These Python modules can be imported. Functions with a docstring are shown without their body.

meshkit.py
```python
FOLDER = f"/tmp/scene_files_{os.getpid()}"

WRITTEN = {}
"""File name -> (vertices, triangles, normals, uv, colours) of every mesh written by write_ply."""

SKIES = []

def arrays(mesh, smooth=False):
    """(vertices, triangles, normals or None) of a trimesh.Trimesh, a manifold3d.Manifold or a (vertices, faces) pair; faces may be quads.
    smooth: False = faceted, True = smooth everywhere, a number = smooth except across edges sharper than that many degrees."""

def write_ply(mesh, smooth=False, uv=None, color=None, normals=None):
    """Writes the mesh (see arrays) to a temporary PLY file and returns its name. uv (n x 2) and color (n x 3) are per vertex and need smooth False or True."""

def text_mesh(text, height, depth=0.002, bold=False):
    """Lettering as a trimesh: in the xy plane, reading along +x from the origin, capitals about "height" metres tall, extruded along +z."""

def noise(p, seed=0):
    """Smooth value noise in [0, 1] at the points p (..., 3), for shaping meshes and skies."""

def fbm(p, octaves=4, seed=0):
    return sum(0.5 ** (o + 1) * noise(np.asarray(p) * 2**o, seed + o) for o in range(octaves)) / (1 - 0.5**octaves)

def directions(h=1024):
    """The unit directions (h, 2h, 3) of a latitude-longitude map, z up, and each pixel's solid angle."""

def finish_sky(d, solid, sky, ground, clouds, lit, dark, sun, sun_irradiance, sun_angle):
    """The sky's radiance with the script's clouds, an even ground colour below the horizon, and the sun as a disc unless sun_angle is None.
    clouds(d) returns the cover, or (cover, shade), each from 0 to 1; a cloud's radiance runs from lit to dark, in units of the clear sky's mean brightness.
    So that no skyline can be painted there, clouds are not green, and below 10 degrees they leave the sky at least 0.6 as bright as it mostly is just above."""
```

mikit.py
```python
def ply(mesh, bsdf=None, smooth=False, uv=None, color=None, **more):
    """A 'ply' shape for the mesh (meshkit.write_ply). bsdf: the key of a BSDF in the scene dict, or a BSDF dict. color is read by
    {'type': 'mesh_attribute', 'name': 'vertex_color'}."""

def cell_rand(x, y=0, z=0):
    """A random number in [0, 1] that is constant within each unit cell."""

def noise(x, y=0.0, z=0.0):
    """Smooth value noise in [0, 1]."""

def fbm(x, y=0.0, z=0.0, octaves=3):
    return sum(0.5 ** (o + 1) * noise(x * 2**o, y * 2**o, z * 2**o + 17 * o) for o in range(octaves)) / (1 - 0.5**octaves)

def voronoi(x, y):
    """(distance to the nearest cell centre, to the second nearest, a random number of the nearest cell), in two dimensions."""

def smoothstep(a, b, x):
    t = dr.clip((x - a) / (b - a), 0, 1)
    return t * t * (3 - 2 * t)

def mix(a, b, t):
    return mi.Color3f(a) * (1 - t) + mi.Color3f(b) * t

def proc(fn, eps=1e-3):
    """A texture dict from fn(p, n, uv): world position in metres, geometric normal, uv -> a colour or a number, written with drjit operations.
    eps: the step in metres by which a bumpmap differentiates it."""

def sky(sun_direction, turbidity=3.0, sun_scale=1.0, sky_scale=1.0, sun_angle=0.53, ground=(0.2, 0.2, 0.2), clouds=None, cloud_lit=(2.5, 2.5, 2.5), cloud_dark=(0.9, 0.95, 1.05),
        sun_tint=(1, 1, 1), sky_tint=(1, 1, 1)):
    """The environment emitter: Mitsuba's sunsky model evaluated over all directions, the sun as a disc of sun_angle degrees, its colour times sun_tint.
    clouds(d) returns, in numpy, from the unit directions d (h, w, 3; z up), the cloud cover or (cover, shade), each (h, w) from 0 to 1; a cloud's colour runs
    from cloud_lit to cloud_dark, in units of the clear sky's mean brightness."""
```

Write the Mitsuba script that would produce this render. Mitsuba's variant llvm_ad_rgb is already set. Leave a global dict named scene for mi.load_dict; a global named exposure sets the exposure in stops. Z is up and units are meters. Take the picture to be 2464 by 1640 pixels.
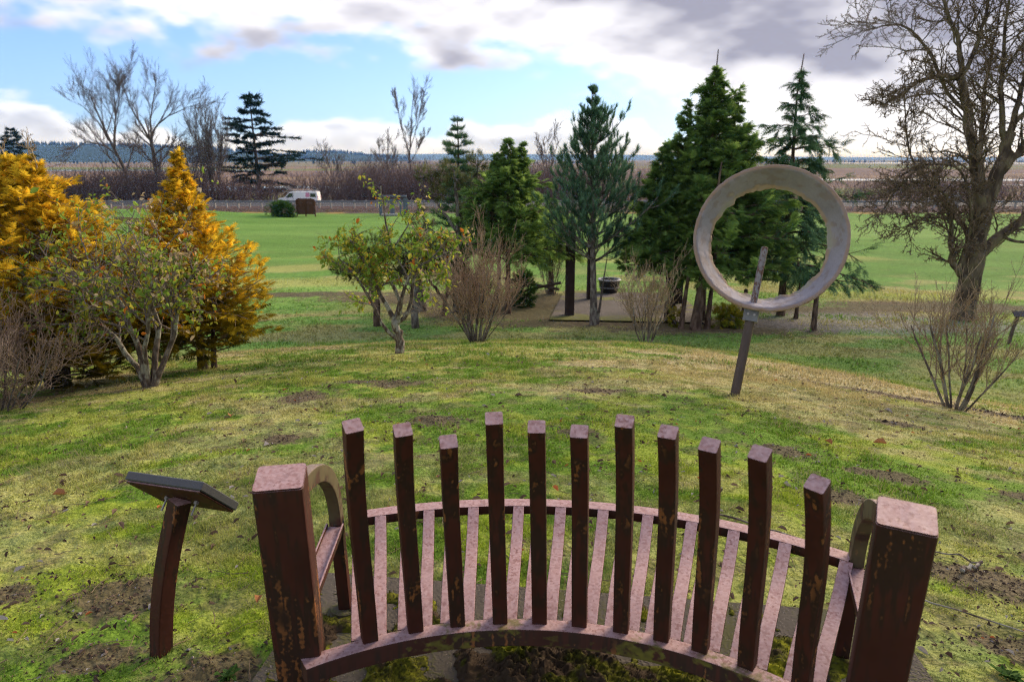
import math
import numpy as np
import trimesh
import drjit as dr
import mitsuba as mi
import mikit
import meshkit
from mikit import noise, fbm, voronoi, smoothstep, mix, proc
from scipy.interpolate import PchipInterpolator
from shapely.geometry import Polygon

T = mi.ScalarTransform4f
scene, labels = {}, {}

# ------------------------------------------------------------------ camera, sky, exposure
EYE = 1.72
PITCH = 0.2434
AIR = [2.5e-5, 5.2e-5, 11e-5]
scene["camera"] = {
    "type": "thinlens", "fov": 70.0, "fov_axis": "x", "near_clip": 0.05, "far_clip": 60000.0,
    "medium": {"type": "ref", "id": "air"}, "aperture_radius": 0.0032, "focus_distance": 3.6,
    "to_world": T().look_at(origin=[0, 0, EYE], target=[0, math.cos(PITCH), EYE - math.sin(PITCH)], up=[0, 0, 1]),
}
scene["air"] = {"type": "homogeneous", "albedo": {"type": "rgb", "value": [0.92, 0.95, 0.98]}, "sigma_t": {"type": "rgb", "value": AIR}}
exposure = 3.45
SUN = np.array([math.sin(math.radians(46)) * math.cos(math.radians(27)), math.cos(math.radians(46)) * math.cos(math.radians(27)), math.sin(math.radians(27))])


def clouds(d):
    az = np.degrees(np.arctan2(d[..., 0], d[..., 1]))
    el = np.degrees(np.arcsin(np.clip(d[..., 2], -1, 1)))
    q = d / np.maximum(d[..., 2:3] + 0.10, 0.05)
    big = meshkit.fbm(np.stack([q[..., 0] * 0.9, q[..., 1] * 0.55, 0 * el], -1), 5, 3)
    fine = meshkit.fbm(np.stack([d[..., 0] * 26, d[..., 1] * 26, el * 0.85], -1), 5, 11)
    puff = meshkit.fbm(np.stack([d[..., 0] * 13, d[..., 1] * 13, el * 0.5], -1), 4, 29)
    # the deck overhead, its ragged edge hanging lower towards the right
    edge = np.interp(az, [-180, -60, -36, -25, -12, -2, 5, 10, 14, 19, 30, 60, 180], [9, 9.5, 9.3, 8.3, 8.4, 7.6, 6.6, 5.4, 3.4, 1.2, -1, 0, 8])
    deck = np.clip((el - edge) / 2.6 + (fine - 0.5) * 2.0 + (puff - 0.5) * 1.6 + 0.55, 0, 1)
    deck = deck * deck * (3 - 2 * deck)
    broken = np.clip((big - 0.30) * 6, 0, 1)
    deck = deck * np.where(el > 14, np.maximum(broken, np.clip((24 - el) / 10, 0, 1)), 1)
    # far cumulus along the horizon
    top = 2.1 + 6.5 * (meshkit.fbm(np.stack([d[..., 0] * 9, d[..., 1] * 9, 0 * el], -1), 3, 5) - 0.42) + 2.2 * (fine - 0.5)
    cum = np.clip((top - el) / 0.55 + 0.4, 0, 1)
    cover = np.maximum(deck * 0.97, cum * np.clip(0.93 - 0.05 * el, 0.6, 0.95))
    lift = np.interp(az, [-180, -40, -8, 5, 20, 40, 180], [0.5, 0.2, 0.05, 0.42, 0.55, 0.50, 0.5])
    shade = np.clip((el - edge - 1.0) / 5.0, 0, 1) * lift * 1.75 + (puff - 0.5) * 2.2 + 0.20
    # overhead, out of view, the deck is made brighter for softer fill light
    w = np.clip((el - 11) / 12, 0, 1)
    shade = shade * (1 - w) + w * (0.40 + (puff - 0.5) * 1.6 + (big - 0.5) * 0.8)
    shade = np.where(deck > cum, shade, 0.42 - 0.50 * np.clip((el - top + 1.5) / 1.3, 0, 1) + (fine - 0.5) * 1.0)
    glow = np.exp(-(((az - 27) / 16) ** 2 + ((el - 3) / 4.5) ** 2))
    return cover, np.clip(shade - 0.75 * glow, 0, 1)


scene["sky"] = mikit.sky(SUN.tolist(), turbidity=2.6, sun_scale=0.42, sun_angle=34.0, sky_scale=0.85, clouds=clouds,
                         cloud_lit=(2.75, 2.68, 2.76), cloud_dark=(0.88, 0.85, 1.04), sky_tint=(0.50, 0.57, 0.80), sun_tint=(0.93, 0.96, 1.05))


# ------------------------------------------------------------------ helpers
def numbered(name):
    if not any(k == name or k.startswith(name + "__") for k in list(scene) + list(labels)):
        return name
    n = 1
    while any(k == f"{name}_{n:03d}" or k.startswith(f"{name}_{n:03d}__") for k in list(scene) + list(labels)):
        n += 1
    return f"{name}_{n:03d}"


def thing(name, label, cat, group=None):
    key = numbered(name)
    labels[key] = {"label": label, "category": cat}
    if group:
        labels[key]["group"] = group
    return key


PART_COUNT = {}


def part(parent, name, mesh, m, smooth=False, uv=None, label=None, kind=None):
    base = f"{parent}__{name}"
    n = PART_COUNT.get(base, 0)
    PART_COUNT[base] = n + 1
    key = base if n == 0 else f"{base}_{n:03d}"
    scene[key] = mikit.ply(mesh, m, smooth=smooth, uv=uv)
    if label:
        labels[key] = {"label": label}
    if kind:
        labels.setdefault(key, {})["kind"] = kind
    return key


def single(name, mesh, m, label, cat=None, group=None, kind=None, smooth=False, uv=None):
    key = numbered(name)
    scene[key] = mikit.ply(mesh, m, smooth=smooth, uv=uv)
    labels[key] = {"label": label}
    if cat:
        labels[key]["category"] = cat
    if group:
        labels[key]["group"] = group
    if kind:
        labels[key]["kind"] = kind
    return key


def unit(v):
    v = np.asarray(v, float)
    return v / np.maximum(np.linalg.norm(v, axis=-1, keepdims=True), 1e-12)


def join(meshes):
    vs, fs, o = [], [], 0
    for m in meshes:
        v, f = (m.vertices, m.faces) if isinstance(m, trimesh.Trimesh) else m
        v, f = np.asarray(v, float), np.asarray(f, int)
        vs.append(v)
        fs.append(f + o)
        o += len(v)
    return np.vstack(vs), np.vstack(fs)


def box(cx, cy, cz, sx, sy, sz, rz=0.0, ch=0.0):
    """A box, its edges chamfered by ch."""
    if ch > 0:
        import manifold3d as m3
        h = np.array([sx, sy, sz]) / 2
        pts = np.array([[a * (h[0] - (ch if i != 0 else 0)), b * (h[1] - (ch if i != 1 else 0)), c * (h[2] - (ch if i != 2 else 0))]
                        for a in (-1, 1) for b in (-1, 1) for c in (-1, 1) for i in range(3)])
        hull = trimesh.convex.convex_hull(pts)
        v, f = np.array(hull.vertices), np.array(hull.faces)
    else:
        b = trimesh.creation.box((sx, sy, sz))
        v, f = np.array(b.vertices), np.array(b.faces)
    c, s = math.cos(rz), math.sin(rz)
    v = v @ np.array([[c, s, 0], [-s, c, 0], [0, 0, 1]])
    return v + [cx, cy, cz], f


def sweep(P, R, k=5, cap=False):
    """Tubes along m polylines of n points each: P (m, n, 3), R (m, n)."""
    P, R = np.asarray(P, float), np.asarray(R, float)
    if P.ndim == 2:
        P, R = P[None], R[None]
    m, n, _ = P.shape
    t = unit(np.gradient(P, axis=1))
    mean = unit(P[:, -1] - P[:, 0])
    ref = np.where(np.abs(mean[:, 2:3]) < 0.8, [[0, 0, 1.0]], [[1.0, 0.2, 0]])
    a = unit(np.cross(t, ref[:, None, :]))
    b = np.cross(t, a)
    ang = np.arange(k) / k * 2 * np.pi
    ring = a[:, :, None, :] * np.cos(ang)[None, None, :, None] + b[:, :, None, :] * np.sin(ang)[None, None, :, None]
    V = P[:, :, None, :] + ring * R[:, :, None, None]
    i, j, q = np.meshgrid(np.arange(m), np.arange(n - 1), np.arange(k), indexing="ij")
    v00 = (i * n + j) * k + q
    v01 = (i * n + j) * k + (q + 1) % k
    v10, v11 = v00 + k, v01 + k
    F = np.concatenate([np.stack([v00, v10, v11], -1).reshape(-1, 3), np.stack([v00, v11, v01], -1).reshape(-1, 3)])
    V, F = V.reshape(-1, 3), F[:, ::-1]
    if cap:
        e = []
        for s in range(m):
            for base, flip in ((s * n * k, 1), (s * n * k + (n - 1) * k, 0)):
                for q in range(1, k - 1):
                    e.append([base, base + q + 1, base + q] if flip else [base, base + q, base + q + 1])
        F = np.vstack([F, e])
    return V, F


def prism(path, side, prof):
    """A closed profile (k, 2) swept along path (n, 3); side (n, 3) is the profile's x axis, its y axis is side x tangent. Ends capped."""
    path, side = np.asarray(path, float), np.asarray(side, float)
    t = unit(np.gradient(path, axis=0))
    x = unit(side - (side * t).sum(-1, keepdims=True) * t)
    y = np.cross(t, x)
    prof = np.asarray(prof, float)
    n, k = len(path), len(prof)
    V = path[:, None, :] + x[:, None, :] * prof[None, :, :1] + y[:, None, :] * prof[None, :, 1:]
    j, q = np.meshgrid(np.arange(n - 1), np.arange(k), indexing="ij")
    a, b = j * k + q, j * k + (q + 1) % k
    F = [np.stack([a, b, b + k], -1).reshape(-1, 3), np.stack([a, b + k, a + k], -1).reshape(-1, 3)]
    q = np.arange(1, k - 1)
    F.append(np.stack([0 * q, q + 1, q], -1))
    F.append(np.stack([0 * q, q, q + 1], -1) + (n - 1) * k)
    return V.reshape(-1, 3), np.vstack(F)


def rect(w, h, c):
    """A rectangle outline w x h with its corners rounded by c."""
    out = []
    for sx, sy, a0 in ((1, 1, 0), (-1, 1, 90), (-1, -1, 180), (1, -1, 270)):
        for a in (0, 45, 90):
            r = math.radians(a0 + a)
            out.append((sx * (w / 2 - c) + c * math.cos(r), sy * (h / 2 - c) + c * math.sin(r)))
    return np.array(out)


def lathe(prof, k=48, noise_fn=None):
    """A surface of revolution round z; prof (n, 2) of (radius, z), closed when the first point is the last."""
    prof = np.asarray(prof, float)
    ang = np.arange(k) / k * 2 * np.pi
    V = np.stack([prof[:, None, 0] * np.cos(ang), prof[:, None, 0] * np.sin(ang), prof[:, None, 1] + 0 * ang], -1)
    n = len(prof)
    j, q = np.meshgrid(np.arange(n - 1), np.arange(k), indexing="ij")
    a, b = j * k + q, j * k + (q + 1) % k
    F = np.vstack([np.stack([a, b, b + k], -1).reshape(-1, 3), np.stack([a, b + k, a + k], -1).reshape(-1, 3)])
    return V.reshape(-1, 3), F


def place(mesh, origin, X, Y, Z):
    v, f = mesh
    return np.asarray(v) @ np.array([X, Y, Z]) + origin, f


def grow(rng, P0, D0, L, R0, n=5, tip=0.35, wob=0.12, trop=0.0, tropv=(0, 0, 1)):
    """Wandering branches: m polylines of n points."""
    P = [np.asarray(P0, float)]
    d = unit(D0)
    L = np.asarray(L, float)
    for _ in range(n - 1):
        d = unit(d + rng.normal(0, wob, d.shape) + trop * np.asarray(tropv, float))
        P.append(P[-1] + d * (L / (n - 1))[:, None])
    return np.stack(P, 1), np.asarray(R0)[:, None] * np.linspace(1, tip, n)[None, :]


def kids(rng, P, R, count, t0=0.3, t1=1.0, ang=0.7, angsd=0.2, lr=0.55, lsd=0.15, rr=0.6, taper=0.45, up=0.0):
    """Where the branches' children start: (start, direction, length, radius)."""
    m, n, _ = P.shape
    L = np.linalg.norm(np.diff(P, axis=1), axis=-1).sum(1)
    idx = np.repeat(np.arange(m), count)
    t = t0 + (t1 - t0) * ((np.tile(np.arange(count), m) + rng.uniform(0, 1, m * count)) / count)
    s = np.clip(t * (n - 1), 0, n - 1 - 1e-6)
    i = s.astype(int)
    f = (s - i)[:, None]
    pos = P[idx, i] * (1 - f) + P[idx, i + 1] * f
    tan = unit(P[idx, i + 1] - P[idx, i])
    rad = R[idx, i] * (1 - f[:, 0]) + R[idx, i + 1] * f[:, 0]
    rnd = unit(rng.normal(0, 1, tan.shape) + [0, 0, up])
    perp = unit(rnd - (rnd * tan).sum(-1, keepdims=True) * tan)
    a = rng.normal(ang, angsd, len(t))[:, None]
    d = np.cos(a) * tan + np.sin(a) * perp
    ln = L[idx] * lr * (1 - taper * t) * np.exp(rng.normal(0, lsd, len(t)))
    return pos, d, ln, np.minimum(rad * rr, rad)


def scatter(tmpl, pos, X, Zh, scale, u, v):
    """Copies of a small template (verts, faces) at pos, x axis along X, z axis near Zh: (mesh, uv)."""
    tv, tf = tmpl
    X = unit(X)
    Y = unit(np.cross(Zh, X))
    Z = np.cross(X, Y)
    B = np.stack([X, Y, Z], 1)
    m, k = len(pos), len(tv)
    V = np.einsum("kc,mcd->mkd", tv, B) * np.asarray(scale)[:, None, None] + pos[:, None, :]
    F = (tf[None] + (np.arange(m) * k)[:, None, None]).reshape(-1, 3)
    uv = np.stack([np.repeat(u, k), np.repeat(v, k)], -1)
    return (V.reshape(-1, 3), F), uv


def fuse(list_of_mesh_uv):
    return join([m for m, _ in list_of_mesh_uv]), np.vstack([q for _, q in list_of_mesh_uv])


def tmpl_cedar(lobes=5, spread=0.42):
    v, f = [], []
    for i in range(lobes):
        x = 0.06 + 0.78 * i / lobes
        for s in (-1, 1):
            w = spread * (1 - 0.62 * abs(x - 0.25)) * (0.85 + 0.3 * ((i * 7 + (s > 0) * 3) % 5) / 5)
            o = len(v)
            v += [[x, 0, 0.0], [x + 0.15, 0, 0.01], [x + 0.30, s * w, -0.10 + 0.05 * ((i + (s > 0)) % 2)]]
            f.append([o, o + 1, o + 2] if s > 0 else [o + 1, o, o + 2])
    o = len(v)
    v += [[0.75, 0.05, 0], [0.75, -0.05, 0], [1.08, 0, -0.04], [0, 0.018, 0], [0, -0.018, 0]]
    f += [[o + 1, o + 2, o], [o + 4, o + 2, o + 3]]
    v = np.array(v, float)
    v[:, 2] -= 0.16 * v[:, 0] ** 2
    return v, np.array(f)


def tmpl_leaf(fold=0.10, w=0.30):
    v = np.array([[0, 0, 0], [0.35, w, fold], [0.75, w * 0.72, fold * 0.6], [1, 0, -0.12], [0.75, -w * 0.72, fold * 0.6], [0.35, -w, fold]])
    return v, np.array([[0, 5, 4], [0, 4, 3], [0, 3, 2], [0, 2, 1]])


def tmpl_tuft(rng, n=14, spread=0.5, length=0.55, w=0.03):
    v, f = [], []
    for i in range(n):
        a = i * 2.39996
        x0 = 0.55 * i / n
        r = np.array([0, math.cos(a), math.sin(a)])
        side = np.array([0, -math.sin(a), math.cos(a)])
        tip = np.array([x0 + length * (0.75 + 0.25 * rng.random()), 0, 0]) + r * spread * (0.7 + 0.5 * rng.random())
        o = len(v)
        v += [np.array([x0, 0, 0]) + side * w, np.array([x0, 0, 0]) - side * w, tip]
        f.append([o, o + 1, o + 2])
    return np.array(v, float), np.array(f)


def tmpl_spray(n=6, w=0.30):
    """A flat fir twig: needles to both sides of an axis, tip drooping."""
    v, f = [], []
    for i in range(n):
        x = i / n
        for s in (-1, 1):
            o = len(v)
            ww = w * (1 - 0.7 * x) + 0.05
            v += [[x, 0, 0], [x + 0.11, 0, 0], [x + 0.20, s * ww, 0.02]]
            f.append([o, o + 1, o + 2])
    o = len(v)
    v += [[0.0, 0.03, 0], [0.0, -0.03, 0], [1.15, 0, 0]]
    f.append([o, o + 1, o + 2])
    v = np.array(v, float)
    v[:, 2] -= 0.22 * v[:, 0] ** 2
    return v, np.array(f)


# ------------------------------------------------------------------ the lie of the land
PR = np.array([0, 2, 3.5, 5, 8, 11, 14, 16, 18, 20, 22, 25, 60, 100, 104, 107, 118, 128, 170, 400, 1e6])
PZ = np.array([0, 0, -.07, -.25, -.65, -1.15, -1.75, -2.25, -2.82, -3.28, -3.48, -3.55, -4.4, -5.45, -5.4, -4.95, -4.95, -6.4, -7.0, -7.2, -7.2])
_prof = PchipInterpolator(PR, PZ)
ROAD_NEAR, ROAD_FAR = 107.4, 117.6


def reff(x, y):
    r = np.hypot(x, y)
    a = np.arctan2(x, y)
    b = np.clip((a - .15) / .5, 0, 1)
    k = 1 + .13 * b * b * (3 - 2 * b) * np.clip((40 - r) / 15, 0, 1)
    w = np.clip((r - 45) / 30, 0, 1)
    w = w * w * (3 - 2 * w)
    return r * k * (1 - w) + w * np.where(y > 0, y, r)


def gz(x, y):
    return _prof(np.minimum(reff(np.asarray(x, float), np.asarray(y, float)), 9e5))


def g3(x, y, dz=0.0):
    return np.array([x, y, float(gz(x, y)) + dz])


# worn patches in the turf: x, y, half-length, half-width, turn
BARE = [(-2.03, 6.75, .24, .34, .2), (-1.2, 7.35, .28, .22, .1), (-1.6, 7.5, .3, .12, .1), (-.63, 5.6, .24, .22, .2), (-1.72, 5.1, .17, .16, 0), (-1.62, 2.68, .22, .18, .5), (-1.02, 2.18, .20, .13, .2), (-1.5, 2.28, .16, .10, .2), (-2.15, 2.75, .12, .1, 0),
        (5.0, 8.5, 1.1, .26, -.32), (6.0, 8.0, .6, .2, -.3), (2.15, 2.95, .30, .17, -.6), (2.0, 4.95, .24, .16, -.2), (2.5, 4.55, .26, .14, -.3), (2.0, 4.0, .25, .13, -.4), (2.75, 3.2, .26, .14, -.5),
        (-2.6, 2.9, .16, .12, .2), (.9, 6.9, .3, .12, 0), (3.6, 6.4, .26, .14, -.2), (-6.4, 7.2, 1.6, .8, .5), (.5, 5.2, .18, .1, -.2), (3.4, 4.3, .25, .12, -.4), (1.9, 2.4, .2, .12, -.3)]
# mulch beds and trodden earth lower down
MULCH = [(1.0, 26.6, 3.6, 2.7, 0), (6.6, 23.4, 3.2, 1.15, -.05), (-3.0, 28.6, 3.4, .9, .06), (-9.4, 29.6, 4.2, .5, .05), (-14.2, 30.2, 2.2, .25, .1), (10.2, 26.3, 3.2, .7, 0), (13.8, 26.9, 2.6, .45, .05), (1.4, 23.4, 1.8, .5, 0), (16, 27.5, 3.5, 1.0, 0)]


def _ellipse(p, c, soft=0.5):
    x, y, a, b, r = c
    dx, dy = p.x - x, p.y - y
    u, v = dx * math.cos(r) + dy * math.sin(r), -dx * math.sin(r) + dy * math.cos(r)
    return dr.exp(-(dr.square(u / a) + dr.square(v / b)) * soft)


def turf(p):
    """(colour, bareness) of the mown, mossy turf at p."""
    n1 = fbm(p.x * 0.55 + 3.1, p.y * 0.55, 0.0, 3)
    n2 = fbm(p.x * 1.9, p.y * 1.9, 4.0, 3)
    n3 = fbm(p.x * 7.0, p.y * 7.0, 9.0, 3)
    n4 = noise(p.x * 42, p.y * 42, 1.0)
    far = smoothstep(15.0, 24.0, dr.sqrt(p.x * p.x + p.y * p.y))
    col = mix([0.066, 0.132, 0.014], [0.165, 0.275, 0.032], n3 * 0.65 + n4 * 0.35)
    moss = smoothstep(0.46, 0.60, n2 * 0.6 + n3 * 0.4)
    col = mix(col, [0.235, 0.300, 0.025], moss * (0.72 - 0.40 * far))
    dry = smoothstep(0.445, 0.565, n1 * 0.62 + fbm(p.x * 2.6, p.y * 4.2, 7.0, 3) * 0.38)
    ridge = dr.exp(-dr.square((dr.sqrt(p.x * p.x + p.y * p.y) - 11.5) / 4.5))
    col = mix(col, mix([0.31, 0.24, 0.125], [0.48, 0.395, 0.235], n4), dry * (0.42 + 0.70 * ridge) * (0.45 + 0.55 * n3) * (1 - 0.5 * far))
    col = mix(col, mix([0.33, 0.275, 0.12], [0.49, 0.415, 0.22], n4), dr.clip(ridge * 0.55 * smoothstep(0.40, 0.62, n3 * 0.5 + n2 * 0.5), 0, 1))
    # the wide lawn below: greener, in faint mown bands
    band = fbm(p.x * 0.035, p.y * 0.16, 2.0, 3)
    lawn = mix([0.100, 0.210, 0.040], [0.165, 0.275, 0.066], smoothstep(0.25, 0.75, band))
    lawn = mix(lawn, [0.34, 0.33, 0.105], smoothstep(0.50, 0.72, fbm(p.x * 0.10, p.y * 0.33, 6.0, 3)) * 0.75 * (1 - smoothstep(38.0, 58.0, p.y)))
    lawn = mix(lawn, [0.36, 0.29, 0.13], smoothstep(0.50, 0.66, fbm(p.x * 0.35, p.y * 0.8, 12.0, 3)) * 0.7 * (1 - smoothstep(30.0, 44.0, p.y)))
    mow = dr.sin(p.x * 0.55 + p.y * 1.15 + 3.0 * noise(p.x * 0.05, p.y * 0.05, 3.0))
    lawn = lawn * (1.0 + 0.07 * mow + 0.34 * (fbm(p.x * 0.07 + 9, p.y * 0.12, 8.0, 4) - 0.5))
    lawn = lawn * (0.62 + 0.76 * (n3 * 0.6 + n4 * 0.4)) * (0.86 + 0.28 * fbm(p.x * 0.8, p.y * 1.6, 5.0, 3))
    col = mix(col, lawn, far * 0.85)
    bare = mi.Float(0)
    for c in BARE:
        bare = dr.maximum(bare, _ellipse(p, c, 0.8))
    bare = smoothstep(0.44, 0.60, bare * 0.52 + n3 * 0.40 + n4 * 0.16)
    mulch = mi.Float(0)
    for c in MULCH:
        mulch = dr.maximum(mulch, _ellipse(p, c))
    mulch = smoothstep(0.44, 0.62, mulch * 0.56 + n2 * 0.34 + n3 * 0.26)
    speck = smoothstep(0.57, 0.68, fbm(p.x * 6.5 + 5, p.y * 6.5, 3.0, 3)) * (1 - far)
    return col, dr.maximum(dr.maximum(bare, mulch), speck * 0.55), n4, n3


def ground_colour(p, n, uv):
    col, bare, n4, n3 = turf(p)
    soil = mix([0.050, 0.034, 0.024], [0.135, 0.098, 0.070], n4 * 0.7 + n3 * 0.3)
    col = mix(col, soil, bare * 0.88)
    gravel = _ellipse(p, (12.6, 24.2, 4.2, 1.5, 0.0)) * 1.1
    gravel = smoothstep(0.40, 0.75, gravel * 0.8 + n3 * 0.3)
    col = mix(col, mix([0.10, 0.10, 0.10], [0.26, 0.25, 0.25], n4), gravel * 0.75)
    # the bank under the road, and the marsh beyond
    bank = smoothstep(101.0, 103.5, p.y + 2 * noise(p.x * 0.5, 0.0, 0.0)) * (1 - smoothstep(127.0, 132.0, p.y))
    col = mix(col, mix([0.075, 0.05, 0.045], [0.14, 0.095, 0.08], fbm(p.x * 1.3, p.y * 1.3, 0.0, 3)), bank)
    dryg = smoothstep(100.2, 101.2, p.y + noise(p.x * 0.6, 1.0, 0.0)) * (1 - smoothstep(102.2, 103.4, p.y))
    col = mix(col, [0.30, 0.20, 0.07], dryg * smoothstep(0.5, 0.7, noise(p.x * 0.25, 5.0, 0.0)))
    wild = smoothstep(124.0, 130.0, p.y)
    m1 = fbm(p.x * 0.0045 + 2, p.y * 0.011, 0.0, 4)
    m2 = fbm(p.x * 0.03, p.y * 0.05, 3.0, 3)
    marsh = mix([0.16, 0.105, 0.075], [0.30, 0.215, 0.135], m2)
    marsh = mix(marsh, [0.15, 0.17, 0.06], smoothstep(0.52, 0.62, m1))
    marsh = mix(marsh, [0.15, 0.105, 0.09], smoothstep(0.50, 0.38, m1) * 0.6)
    marsh = marsh * (0.75 + 0.5 * fbm(p.x * 0.02, p.y * 0.02, 9.0, 4))
    return mix(col, marsh, wild)


def ground_bump(p, n, uv):
    far = smoothstep(3.0, 16.0, dr.sqrt(p.x * p.x + p.y * p.y))
    return (noise(p.x * 55, p.y * 55, 0.0) * 0.6 + noise(p.x * 120, p.y * 120, 3.0) * 0.4) * 0.012 * (1 - far) + fbm(p.x * 6, p.y * 6, 0.0, 3) * 0.05 * far


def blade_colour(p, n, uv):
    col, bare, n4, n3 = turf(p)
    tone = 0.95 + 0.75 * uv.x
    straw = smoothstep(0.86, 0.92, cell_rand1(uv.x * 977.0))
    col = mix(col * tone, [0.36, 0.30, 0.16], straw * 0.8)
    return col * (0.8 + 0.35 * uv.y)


def cell_rand1(x):
    return mikit.cell_rand(x, 3.0, 5.0)


scene["m_ground"] = {"type": "twosided", "bsdf": {"type": "bumpmap", "scale": 1.0, "arbitrary": proc(ground_bump, 4e-3),
                     "nested": {"type": "principled", "base_color": proc(ground_colour), "roughness": 0.95, "specular": 0.15}}}
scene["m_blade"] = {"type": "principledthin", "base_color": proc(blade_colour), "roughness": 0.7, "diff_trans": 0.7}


def build_ground():
    r = np.concatenate([[0.0, .6], np.geomspace(1.1, 30, 380), np.geomspace(31, 99, 46), [100, 101, 102, 103, 104, 105, 106, 107, 109, 112, 115, 118, 120, 124, 128, 134, 142, 152], np.geomspace(165, 20500, 46)])
    a = np.concatenate([np.linspace(-np.pi, -.74, 30)[:-1], np.linspace(-.74, .74, 430), np.linspace(.74, np.pi, 30)[1:-1]])
    RR, A = np.meshgrid(r, a, indexing="ij")
    # past the lawn the rings become straight rows along the road
    Y = RR * np.cos(A)
    X = RR * np.sin(A)
    w = np.clip((RR - 50) / 45, 0, 1)
    f = np.where(np.abs(A) < 1.2, 1 / np.maximum(np.cos(A), .36), 1 / .36)
    k = 1 + (f - 1) * w
    X, Y = np.clip(X * k, -20500, 20500), np.clip(Y * k, -20500, 20500)
    Z = gz(X, Y)
    P = np.stack([X, Y, 0 * X], -1)
    near = np.exp(-(RR / 14) ** 2)
    Z = Z + near * ((meshkit.fbm(P * 3.2, 4, 2) - .5) * .050 + (meshkit.noise(P * 14, 8) - .5) * .022 + (meshkit.noise(P * 31, 4) - .5) * .012)
    Z = Z + np.clip((RR - 26) / 20, 0, 1) * np.clip((98 - Y) / 10, 0, 1) * (meshkit.fbm(P * .06, 3, 6) - .5) * .55
    bank = np.exp(-((Y - 93) / 5.5) ** 2) * np.clip((-X - 27) / 14, 0, 1)
    Z = Z + bank * 1.0
    n, m = RR.shape
    i, j = np.meshgrid(np.arange(n - 1), np.arange(m), indexing="ij")
    p00, p01 = i * m + j, i * m + (j + 1) % m
    F = np.vstack([np.stack([p00, p01, p01 + m], -1).reshape(-1, 3), np.stack([p00, p01 + m, p00 + m], -1).reshape(-1, 3)])
    V = np.stack([X, Y, Z], -1).reshape(-1, 3)
    scene["ground"] = mikit.ply((V, F), "m_ground", smooth=True)
    labels["ground"] = {"kind": "structure", "label": "mossy green mound with worn brown patches, falling to a wide lawn and marsh fields"}


build_ground()


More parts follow.
